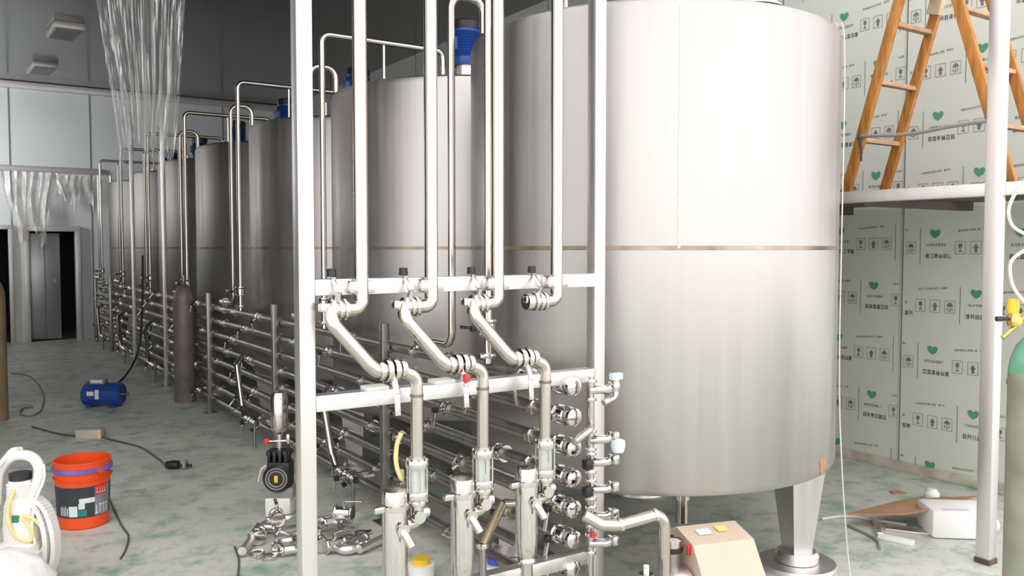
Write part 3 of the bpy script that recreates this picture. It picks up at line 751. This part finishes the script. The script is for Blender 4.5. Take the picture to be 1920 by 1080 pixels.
gas_bottle((p.x, p.y + 0.05, 0), 1.45, 0.115, CYLT, CYLT, 'tan gas cylinder cut by the left edge of the photo', False)
g = at_dep(1938, 900, 4.52)
t = gas_bottle((g.x, g.y, 0), 1.35, 0.115, CYLG, CYLGT, 'olive-grey gas cylinder with green shoulder at the right edge')
# regulator on it
r = thing('gas_regulator', 'brass gas regulator with a yellow cap on the right-hand cylinder', 'regulator', (g.x, g.y, 1.38))
lft = Vector((-math.cos(YAW), math.sin(YAW), 0))
m = M(); m.cyl(lft * 0.015, lft * 0.10, 0.016, BRASS, n=14); m.lathe([(0, -0.03), (0.030, -0.025), (0.035, 0), (0.028, 0.03), (0, 0.035)], lft * 0.105 + Vector((0, 0, -0.005)), BRASS, n=20); m.build('body', r)
m = M(); m.lathe([(0, 0), (0.024, 0), (0.027, 0.03), (0.022, 0.065), (0, 0.07)], lft * 0.115 + Vector((0, 0, 0.025)), YELLOW, n=20); m.build('cap', r)
m = M(); m.cyl(lft * 0.12, lft * 0.165, 0.008, DARKR, n=10); m.cyl(lft * 0.165, lft * 0.19, 0.012, DARKR, n=10); m.build('outlet_nipple', r)
m = M(); m.cyl(lft * 0.1 + Vector((0, 0, -0.03)), lft * 0.16 + Vector((0, 0, -0.085)), 0.010, BRASS, n=10); m.build('stem', r)
def near(px, py, dep): return at_dep(px, py, dep)
tag(hose([near(1935, 325, 4.60), near(1905, 360, 4.60), near(1891, 395, 4.58), near(1900, 425, 4.56), near(1930, 445, 4.56), near(1925, 465, 4.52), near(1896, 490, 4.48), near(1897, 530, 4.46), near(1915, 560, 4.44), near(1945, 590, 4.44), Vector((g.x, g.y, 1.41))], 0.008, HOSEW).build('gas_hose'), 'thin cream hose curling down to the right-hand gas cylinder', 'hose')

# thin pale cable hanging down the near tank
tag(hose([(TX + 0.50, cpos(0) - 0.88, 2.88), (TX + 0.50, cpos(0) - 0.935, 2.7), (TX + 0.50, cpos(0) - 0.935, 1.2), (TX + 0.47, cpos(0) - 0.98, 0.6), (TX + 0.42, cpos(0) - 1.08, 0.012), (TX + 0.27, cpos(0) - 1.25, 0.006)], 0.0035, CABLEW, 8).build('hanging_cable'), 'thin pale cable hanging down the right side of the nearest tank', 'cable')

# ------------------------------------------------------------------ things on the floor, left
# orange bucket
p = floor_at(158, 983)
t = thing('paint_bucket', 'orange plastic bucket with a dark label, on the floor at left', 'bucket', (p.x, p.y + 0.02, 0), 0)
r0, r1, hb = 0.142, 0.160, 0.40
m = M(); m.lathe([(0, 0.006), (r0 - 0.01, 0), (r0, 0.01), (r1, hb), (r1 + 0.006, hb), (r1 + 0.006, hb + 0.008), (r1 - 0.006, hb + 0.008), (r0 - 0.006, 0.02), (0, 0.02)], (0, 0, 0), ORANGE, n=48); m.build('body', t)
m = M(); m.lathe([(r1 - 0.002, hb - 0.055), (r1 + 0.010, hb - 0.055), (r1 + 0.010, hb - 0.03), (r1 - 0.002, hb - 0.03)], (0, 0, 0), VIOLET, n=48); m.lathe([(r1 - 0.003, hb - 0.10), (r1 + 0.006, hb - 0.10), (r1 + 0.006, hb - 0.094), (r1 - 0.003, hb - 0.094)], (0, 0, 0), ORANGE, n=48)
m.build('rim_band', t)
def rad(z): return r0 + (r1 - r0) * (z - 0.01) / (hb - 0.01)
base_a = math.atan2(-p.y, -p.x)          # side that faces the viewer's place
m = M()
def patch(a0, a1, z0, z1, mt, e):
    n = max(2, int(abs(a1 - a0) / 0.12))
    # visible left to right is increasing angle
    m.lathe([(rad(z0) + e, z0), (rad(z1) + e, z1)], (0, 0, 0), mt, n=n, a0=base_a + a0, a1=base_a + a1)
patch(-1.9, 1.9, 0.075, 0.262, LABELB, 0.0012)
patch(0.42, 1.15, 0.08, 0.258, LABELG, 0.0020)
patch(0.45, 0.95, 0.205, 0.265, RED, 0.0028)
patch(-0.15, 0.42, 0.165, 0.195, LABELW, 0.0028); patch(-0.18, 0.05, 0.13, 0.165, LABELW, 0.0028)
patch(-0.55, -0.22, 0.085, 0.15, LABELW, 0.0028); patch(-0.20, 0.12, 0.085, 0.125, TEAL, 0.0028)
for k in range(5): patch(-0.95 + 0.08 * k, -0.91 + 0.08 * k, 0.09, 0.14 + 0.01 * (k % 2), LABELW, 0.0028)
for k in range(4): # large pale digits
    a = 0.47 + 0.16 * k
    patch(a, a + 0.035, 0.09, 0.145, LABELW, 0.0032); patch(a - 0.03, a + 0.08, 0.138 if k else 0.09, 0.147 if k else 0.099, LABELW, 0.0032)
for k in range(4): # pale letters on red
    a = 0.50 + 0.11 * k
    patch(a, a + 0.02, 0.215, 0.25, LABELW, 0.0036); patch(a, a + 0.07, 0.215, 0.222, LABELW, 0.0036)
m.build('label', t)
m = M(); ring = [(r1 * 1.06 * math.cos(aa), r1 * 1.06 * math.sin(aa), hb - 0.05 - 0.05 * math.sin((aa - base_a - 0.6) % (2 * PI))) for aa in [base_a + 0.6 + PI * k / 14 for k in range(15)]]
m.ring_sweep(ring, [0.0035] * 15, SHINY, 8); m.build('handle', t)
m = M()
for aa in (base_a + 0.6, base_a + 0.6 + PI): m.cyl((r1 * math.cos(aa), r1 * math.sin(aa), hb - 0.05), (r1 * 1.10 * math.cos(aa), r1 * 1.10 * math.sin(aa), hb - 0.05), 0.016, ORANGE, n=12)
m.build('ear', t)

# blue motor on the floor
p = floor_at(198, 765)
t = thing('electric_motor', 'blue electric motor lying on the floor of the aisle', 'motor', (p.x, p.y + 0.10, 0), -YAW + 0.03)
m = M(); m.lathe([(0, -0.20), (0.105, -0.20), (0.118, -0.185), (0.12, 0.185), (0.105, 0.20), (0, 0.20)], (0, 0, 0.135), BLUE, axis='X', n=32)
for k in range(12):
    aa = 2 * PI * k / 12; m.bar((-0.17, 0.121 * math.cos(aa), 0.135 + 0.121 * math.sin(aa)), (0.17, 0.121 * math.cos(aa), 0.135 + 0.121 * math.sin(aa)), 0.004, 0.008, BLUE, up=(0, math.cos(aa), math.sin(aa)))
m.build('body', t)
m = M(); m.box((-0.05, 0.0, 0.275), (0.15, 0.11, 0.055), GREYP, bev=0.006); m.box((-0.05, -0.056, 0.28), (0.12, 0.003, 0.03), LABELW); m.build('terminal_box', t)
m = M(); m.box((-0.02, -0.122, 0.15), (0.04, 0.012, 0.10), LABELW); m.box((-0.09, -0.120, 0.16), (0.07, 0.012, 0.045), LABELW, bev=0.0); m.build('name_plate', t)
m = M(); m.cyl((0.2, 0, 0.135), (0.26, 0, 0.135), 0.016, PIPE); m.build('shaft', t)
m = M()
for x in (-0.12, 0.12): m.box((x, 0, 0.012), (0.05, 0.22, 0.024), BLUE, bev=0.003)
m.build('feet', t)
mt = Vector((p.x, p.y + 0.10, 0))
tag(hose([mt + Vector((-0.1, 0.08, 0.27)), mt + Vector((-0.12, 0.35, 0.2)), mt + Vector((0.0, 1.0, 0.012)), mt + Vector((0.45, 1.8, 0.012)), mt + Vector((0.78, 2.5, 0.3)), mt + Vector((0.86, 2.6, 0.9)), mt + Vector((0.88, 2.6, 1.6))], 0.014, DARKR).build('motor_cable'), 'dark cable rising from the blue motor to the pipe rack', 'cable')

# black pump head with stainless silencer standing behind the left post
p = floor_at(529, 966)
t = thing('dosing_pump', 'black pump with a round dial and steel canister, left of the near post', 'pump', (p.x, p.y + 0.03, 0), -YAW)
m = M(); m.box((0.0, 0, 0.06), (0.16, 0.14, 0.12), WHITE, bev=0.01); m.build('base', t)
m = M(); m.box((0.01, 0, 0.15), (0.17, 0.12, 0.07), GREYP, bev=0.008); m.box((0.0, 0.01, 0.25), (0.15, 0.13, 0.20), BLACK, bev=0.02)
for k in range(4): m.box((-0.05 + 0.035 * k, -0.02, 0.385), (0.018, 0.12, 0.07), BLACK, bev=0.004)
m.box((0, 0, 0.40), (0.15, 0.10, 0.03), BLACK, bev=0.006)
m.build('body', t)
m = M(); m.lathe([(0, 0.0), (0.085, 0), (0.09, -0.02), (0.075, -0.035), (0, -0.035)], (0.0, -0.055, 0.25), BLACK, axis='Y', n=32)
for rr_ in (0.045, 0.062): m.lathe([(rr_, -0.036), (rr_ + 0.006, -0.038), (rr_ + 0.008, -0.036)], (0, -0.055, 0.25), GREYP, axis='Y', n=28)
d = m.build('dial', t)
m = M(); m.box((0, -0.094, 0.25), (0.024, 0.008, 0.045), YELLOW, bev=0.003); m.build('pointer', d)
m = M(); m.cyl((0, 0, 0.41), (0, 0, 0.53), 0.022, SHINY); m.build('neck', t)
m = M(); m.lathe([(0, 0.52), (0.03, 0.52), (0.052, 0.55), (0.055, 0.58), (0.055, 0.76), (0.045, 0.785), (0, 0.79)], (0, 0, 0), SHINY, n=32); m.build('canister', t)
m = M(); m.box((-0.075, -0.02, 0.475), (0.03, 0.03, 0.035), RED, bev=0.004); m.cyl((-0.06, -0.02, 0.475), (0.06, -0.01, 0.475), 0.008, SHINY, n=10); m.box((0.06, -0.02, 0.49), (0.02, 0.02, 0.06), SHINY, bev=0.003); m.build('cross_valve', t)
m = M(); m.tube([(-0.06, -0.03, 0.33), (-0.11, -0.03, 0.30), (-0.13, -0.03, 0.22)], 0.007, CABLEW, 0.03, n=8); m.build('side_tube', t)

# small things and cables on the floor
p = floor_at(170, 820); t = thing('wood_block', 'small cream block lying on the floor near the blue motor', 'block', (p.x, p.y, 0), -YAW + 0.1)
m = M(); m.box((0, 0, 0.04), (0.22, 0.12, 0.08), mat('cream_block', (0.52, 0.45, 0.36), 0.7, 0, 0.1), bev=0.006); m.build('block', t)
m = M(); m.box((0.095, -0.061, 0.04), (0.03, 0.003, 0.078), WOODC); m.build('end_mark', t)
p = floor_at(335, 880)
t = thing('cable_plug', 'black and grey plug lying at the end of the floor cable', 'plug', (p.x, p.y, 0), -YAW)
m = M(); m.lathe([(0, -0.07), (0.025, -0.065), (0.034, -0.02), (0.034, 0.03), (0.0, 0.035)], (-0.03, 0, 0.036), BLACK, axis='X', n=18); m.build('plug_body', t)
m = M(); m.lathe([(0.018, 0.04), (0.038, 0.042), (0.038, 0.06), (0.02, 0.065), (0.018, 0.04)], (0.0, 0, 0.038), GREYP, axis='X', n=18); m.cyl((0.0, 0, 0.03), (0.10, 0, 0.03), 0.012, BLACK, n=10); m.build('coupling_ring', t)
def floor_cable(pix, r, mm, name, label, cat='cable'):
    tag(hose([floor_at(a, c, r) for a, c in pix], r, mm).build(name), label, cat)
floor_cable([(318, 878), (290, 855), (262, 838), (215, 826), (180, 818), (120, 815), (60, 800)], 0.008, CABLE, 'floor_cable', 'thin dark cable winding over the floor to the black plug')
floor_cable([(205, 935), (214, 955), (228, 985), (241, 1005), (236, 1030), (226, 1048)], 0.006, CABLE, 'floor_wire', 'thin dark wire on the floor right of the orange bucket')
floor_cable([(20, 700), (50, 703), (72, 720), (82, 745), (76, 770), (55, 780), (38, 775), (44, 765), (62, 762)], 0.008, mat('dull_tan_hose', (0.25, 0.23, 0.18), 0.6), 'floor_hose', 'thin tan hose curling on the floor near the left cylinder', 'hose')
floor_cable([(440, 1025), (448, 1050), (446, 1085)], 0.006, CABLE, 'floor_lead', 'short dark lead left of the pile of fittings')
floor_cable([(1540, 973), (1590, 968), (1640, 975), (1700, 985)], 0.010, CABLEW, 'pale_conduit', 'pale thin conduit lying behind the tank leg', 'conduit')
floor_cable([(1590, 985), (1640, 1010), (1650, 1030)], 0.008, GREYP, 'grey_conduit', 'grey thin conduit lying right of the tank leg', 'conduit')

# white welding hose trolley with arched handle, bottom left
p = floor_at(42, 1100)
t = thing('hose_trolley', 'white upright machine with arched handle and ribbed neck at the lower left', 'machine', (p.x, p.y, 0), -YAW)
m = M(); m.ring_sweep(smooth_curve([(-0.12, 0, 0.42), (-0.10, 0, 0.58), (-0.03, 0, 0.66), (0.06, 0, 0.66), (0.10, 0, 0.60), (0.08, 0, 0.50), (0.03, 0, 0.42)], 6), [0.026] * 37, WHITE, 14); m.build('handle', t)
m = M(); m.lathe([(0, 0.20), (0.075, 0.20), (0.085, 0.30), (0.075, 0.42), (0.062, 0.46)] + sum([[(0.064, 0.465 + 0.012 * k), (0.056, 0.471 + 0.012 * k)] for k in range(6)], []) + [(0.05, 0.545), (0, 0.55)], (0.005, 0, 0), WHITE, n=28); m.build('ribbed_neck', t)
m = M(); m.lathe([(0, 0), (0.052, 0), (0.052, 0.03), (0, 0.032)], (0.005, 0, 0.55), BLACK, n=24); m.build('grip', t)
m = M(); m.box((0, 0, 0.13), (0.20, 0.20, 0.22), WHITE, bev=0.03); m.box((0.02, -0.078, 0.37), (0.03, 0.008, 0.035), TEAL); m.build('body', t)
for s, dx in ((1, -0.02), (1, 0.02)):
    m = M(); pts = smooth_curve([(0.05 + dx, 0, 0.46), (0.12 + dx, -0.01, 0.40), (0.155 + dx, -0.01, 0.28), (0.15 + dx, 0, 0.16), (0.12 + dx, 0, 0.06)], 6)
    for a_, b_ in zip(pts, pts[1:]): m.bar(a_, b_, 0.022, 0.06, WHITE, up=(0, 1, 0))
    m.build('side_guard', t)
m = M()
for x in (-0.09, 0.09): m.lathe([(0, -0.015), (0.045, -0.015), (0.05, 0), (0.045, 0.015), (0, 0.015)], (x, 0.0, 0.05), DARKR, axis='X', n=24)
m.build('wheels', t)
def tp(px, py, d=4.80): return at_dep(px, py, d)
tag(hose([tp(38, 900, 4.88), tp(20, 935), tp(15, 970), tp(28, 1005), tp(55, 1015), tp(60, 995), tp(40, 968), tp(65, 975), tp(85, 1000), tp(80, 1030), tp(55, 1050), tp(45, 1062)], 0.010, HOSEY).build('yellow_hose'), 'yellow hose looped around the white machine at lower left', 'hose')
tag(hose([tp(82, 870), tp(82, 900), tp(66, 940), tp(60, 985), tp(66, 1020)], 0.007, WHITE).build('white_hose'), 'thin white hose hanging down the front of the white machine', 'hose')
tag(hose([at_dep(-30, 900, 4.86), at_dep(0, 870, 4.88), at_dep(22, 845, 4.9), at_dep(40, 842, 4.93)], 0.012, WHITE).build('white_pipe_end'), 'thick white hose coming in from the left edge to the white machine', 'hose')
p = floor_at(10, 1150)
t = thing('plastic_sack', 'pale crumpled plastic sack at the bottom left corner', 'sack', (p.x, p.y, 0))
m = M(); rs = random.Random(5)
prof = [(0, 0.0), (0.16, 0.0), (0.20, 0.06), (0.20, 0.16), (0.15, 0.25), (0.07, 0.29), (0, 0.30)]
m.lathe(prof, (0, 0, 0), PAPER, n=40)
for v in m.bm.verts:
    k_ = 1 + 0.10 * math.sin(7 * math.atan2(v.co.y, v.co.x) + 20 * v.co.z) ; v.co.x *= k_; v.co.y *= k_
m.build('bag', t)
m = M(); m.box((0.02, -0.18, 0.11), (0.10, 0.012, 0.07), YELLOW, rz=-YAW, bev=0.003); m.box((0.03, -0.186, 0.075), (0.05, 0.012, 0.03), mat('pale_green_print', (0.45, 0.75, 0.60), 0.5), rz=-YAW); m.build('printed_mark', t)

# loose fittings heaped on the floor
def fit_elbow():
    m = M(); m.tube([(-0.09, 0, 0), (0, 0, 0), (0, 0.09, 0)], 0.026, SATIN, 0.05, n=14)
    flange(m, (-0.09, 0, 0), 0.034, 0.014, 'X'); flange(m, (0, 0.09, 0), 0.034, 0.014, 'Y'); return m
def fit_tee():
    m = M(); m.cyl((-0.08, 0, 0), (0.08, 0, 0), 0.028, SATIN); m.cyl((0, 0, 0), (0, 0.08, 0), 0.028, SATIN)
    flange(m, (-0.08, 0, 0), 0.036, 0.016, 'X'); flange(m, (0.08, 0, 0), 0.036, 0.016, 'X'); flange(m, (0, 0.08, 0), 0.036, 0.016, 'Y'); return m
def fit_valve():
    m = M(); m.cyl((-0.05, 0, 0), (0.05, 0, 0), 0.036, SHINY); flange(m, (-0.05, 0, 0), 0.044, 0.014, 'X'); flange(m, (0.05, 0, 0), 0.044, 0.014, 'X'); m.cyl((0, 0, 0.02), (0, 0, 0.07), 0.010, SHINY, n=10); m.bar((0, 0, 0.07), (0.12, 0, 0.075), 0.02, 0.008, SHINY, bev=0.002); return m
def fit_tube():
    m = M(); m.cyl((-0.12, 0, 0), (0.12, 0, 0), 0.024, SATIN); flange(m, (0.12, 0, 0), 0.034, 0.014, 'X'); return m
def fit_clamp():
    m = M(); m.lathe([(0.026, -0.01), (0.042, -0.01), (0.044, 0), (0.042, 0.01), (0.026, 0.01), (0.026, -0.01)], (0, 0, 0), SHINY, n=20); m.box((0.052, 0, 0), (0.02, 0.03, 0.018), SHINY); return m
kinds = [('pipe_elbow', fit_elbow, 'loose steel pipe elbow in the heap of fittings on the floor', 'elbow'), ('pipe_tee', fit_tee, 'loose steel pipe tee in the heap of fittings on the floor', 'tee'),
         ('loose_valve', fit_valve, 'loose shiny valve with flat handle in the heap of fittings', 'valve'), ('pipe_offcut', fit_tube, 'short flanged pipe piece in the heap of fittings', 'pipe piece'), ('clamp_ring', fit_clamp, 'loose clamp ring lying in the heap of fittings', 'clamp')]
protos = {}
rf = random.Random(21)
spots = [(465, 1032, 3, 0), (485, 1018, 2, 0), (492, 1000, 1, 0), (515, 1030, 0, 0), (520, 1006, 2, 0.07), (540, 1020, 1, 0), (535, 995, 0, 0.03), (600, 1000, 3, 0.04), (632, 1004, 1, 0.05), (600, 1032, 2, 0), (628, 1036, 2, 0), (655, 1012, 4, 0.0),
         (668, 1030, 1, 0), (700, 1030, 3, 0), (650, 1045, 0, 0), (560, 1040, 0, 0), (585, 1018, 1, 0), (505, 1048, 4, 0), (678, 1004, 4, 0), (482, 1042, 4, 0), (645, 1000, 2, 0.08)]
for px, py, kd, dz in spots:
    nm, fn, lab, cat = kinds[kd]
    p = floor_at(px, py)
    rad_ = 0.045 if kd == 2 else (0.012 if kd == 4 else 0.037)
    if kd not in protos:
        o = fn().build(nm); tag(o, lab, cat, 'heap of loose fittings'); protos[kd] = o
    else: o = dup(protos[kd])
    o['label'] = kinds[kd][2].replace('heap of fittings', 'heap of fittings left of the near post' if px < 560 else 'heap of fittings right of the near post').replace(' on the floor', '')
    o.location = (p.x, p.y, rad_ + dz); o.rotation_euler = (0, 0, rf.uniform(0, 6.28))

# two small tubs between the filters
for px, py, mt_, lab, h_ in ((790, 1085, YELLOW, 'small white tub with a yellow lid behind the filter housings', 0.08), (930, 1092, BLUE, 'small white tub with a blue lid behind the filter housings', 0.10)):
    p = floor_at(px, py)
    t = thing('plastic_tub', lab, 'tub', (p.x, p.y, 0))
    m = M(); m.lathe([(0, 0), (0.055, 0), (0.065, 0.01), (0.07, h_), (0, h_)], (0, 0, 0), PAPER, n=24); m.build('tub_body', t)
    m = M(); m.lathe([(0, h_), (0.045, h_), (0.045, h_ + 0.03), (0.0, h_ + 0.033)], (0, 0, 0), mt_ if mt_ is YELLOW else mat('bright_blue_plastic', (0.06, 0.10, 0.50), 0.4), n=24); m.build('lid', t)

# slanting rubber pipe behind the middle filter
t0 = at_dep(943, 945, 3.62); t1 = at_dep(905, 1022, 3.5)
o = M(); o.cyl(t0, t1, 0.020, mat('olive_bronze_hose', (0.32, 0.27, 0.17), 0.35, 0.7, 0.1), n=14); flange(o, tuple(t1), 0.028, 0.02); o.cyl(t1, Vector((t1.x, t1.y, 0.0)), 0.016, DULL, n=12); o.cyl(t0, Vector((RX, t0.y + 0.05, H8[4])), 0.018, PIPE, n=12)
tag(o.build('drain_line'), 'short slanting olive-brown pipe between the middle and right filter housings', 'pipe')

# right-hand floor: cardboard, white roll, strips
c1 = [floor_at(1588, 966, 0.07), floor_at(1700, 938, 0.09), floor_at(1840, 933, 0.16), floor_at(1745, 958, 0.15), floor_at(1690, 966, 0.10)]
m = M(); m.prism([tuple(v) for v in c1], (0, 0, 0.012), CARD); 
m.bar(floor_at(1745, 962, 0.08), floor_at(1745, 962, 0.0), 0.05, 0.05, CARD)
tag(m.build('cardboard_sheet'), 'bent sheet of brown cardboard lying on the floor by the right wall', 'cardboard')
p = floor_at(1822, 1008)
t = thing('wrapped_box', 'white box wrapped in plastic beside the brown cardboard', 'box', (p.x, p.y + 0.10, 0), -YAW - 0.1)
m = M(); m.box((0, 0, 0.085), (0.36, 0.26, 0.17), PAPER, bev=0.025); m.build('box_body', t)
m = M(); m.lathe([(0, 0), (0.03, 0.005), (0.035, 0.03), (0, 0.04)], (0.20, -0.02, 0.06), PAPER, axis='X', n=16); m.build('tape_roll', t)
m = M(); m.box((-0.04, -0.10, 0.17), (0.14, 0.03, 0.004), mat('pale_lilac_print', (0.66, 0.64, 0.80), 0.5)); m.build('print_strip', t)
p = floor_at(1752, 937)
m = M(); m.lathe([(0, 0), (0.045, 0.005), (0.05, 0.04), (0.03, 0.07), (0, 0.075)], (p.x, p.y + 0.02, 0.0), PAPER, n=16); tag(m.build('paper_wad'), 'small white wad on the floor behind the cardboard', 'paper')
def strip(pts, w_, h_, mm, name, label):
    m = M(); a_, b_ = floor_at(*pts[0]), floor_at(*pts[1]); a_.z = b_.z = h_ / 2 + 0.001
    m.bar(a_, b_, w_, h_, mm, bev=0.002); tag(m.build(name), label, 'metal strip')
strip(((1648, 1008), (1712, 1022)), 0.06, 0.02, PAPER, 'edge_strip', 'short white strip on the floor in front of the cardboard')
strip(((1640, 980), (1650, 1008)), 0.03, 0.03, SATIN, 'angle_offcut', 'small bright metal offcut at the left of the white strip')
strip(((1660, 990), (1742, 1000)), 0.10, 0.012, SATIN, 'sheet_offcut', 'grey sheet offcut under the edge of the cardboard')
p = floor_at(1683, 925); m = M(); m.prism([(p.x - 0.05, p.y, 0.001), (p.x + 0.04, p.y - 0.04, 0.001), (p.x + 0.06, p.y + 0.03, 0.001), (p.x - 0.01, p.y + 0.06, 0.001)], (0, 0, 0.006), CARD)
tag(m.build('cardboard_scrap'), 'small scrap of brown cardboard behind the big sheet', 'cardboard')

# ------------------------------------------------------------------ plastic film
def film_sheet(name, label, x0, x1, y0, zt, zb, wt, wb, mm, folds=9, amp=0.06, seed=1, ragged=0.25):
    bm = bmesh.new(); nx, nz = 110, 46; rr = random.Random(seed)
    ph = [rr.uniform(0, 6.28) for _ in range(6)]
    rag = [rr.random() for _ in range(nx + 1)]
    rows = []
    cx = (x0 + x1) / 2
    for j in range(nz + 1):
        row = []
        for i in range(nx + 1):
            u = i / nx; v = j / nz
            wd = wt + (wb - wt) * v
            x = cx + (u - 0.5) * wd + 0.012 * math.sin(7 * v + ph[0])
            y = y0 + amp * (0.35 + v) * math.sin(2 * PI * folds * u + ph[1] + 1.5 * math.sin(3 * v + ph[2])) + 0.4 * amp * math.sin(2 * PI * folds * 2.3 * u + ph[3] + 2 * v)
            zz = zb + ragged * (0.6 * rag[i // 6 * 6] + 0.4 * math.sin(13 * u + ph[4]))
            row.append(bm.verts.new((x, y, zt + (zz - zt) * v)))
        rows.append(row)
    for a_, b_ in zip(rows, rows[1:]):
        for i in range(nx): f = bm.faces.new((a_[i], a_[i + 1], b_[i + 1], b_[i])); f.smooth = True
    me = bpy.data.meshes.new(name); bm.to_mesh(me); bm.free(); me.materials.append(mm)
    o = bpy.data.objects.new(name, me); COL.objects.link(o); tag(o, label, 'plastic film'); return o
o = film_sheet('plastic_film', 'clear crumpled plastic film hanging from the ceiling over the aisle', -0.45, 0.45, 0, CZ, 2.45, 0.92, 0.36, FILM, 8, 0.07, 3)
o.location = (1.36, 7.45, 0); o.rotation_euler = (0, 0, -YAW + 0.1)
o = film_sheet('draped_film', 'milky plastic film draped on the end wall over the door', 0, 0, 0, 3.06, 1.75, 0.9, 0.55, FILMW, 3, 0.05, 8, 0.5)
o.location = (1.25, YE - 0.16, 0)
o = film_sheet('dust_sheet', 'loose plastic film hanging on the end wall beside the last tank', 0, 0, 0, 3.02, 2.45, 0.8, 0.7, FILMW, 3, 0.05, 9, 0.3)
o.location = (2.05, YE - 0.16, 0)
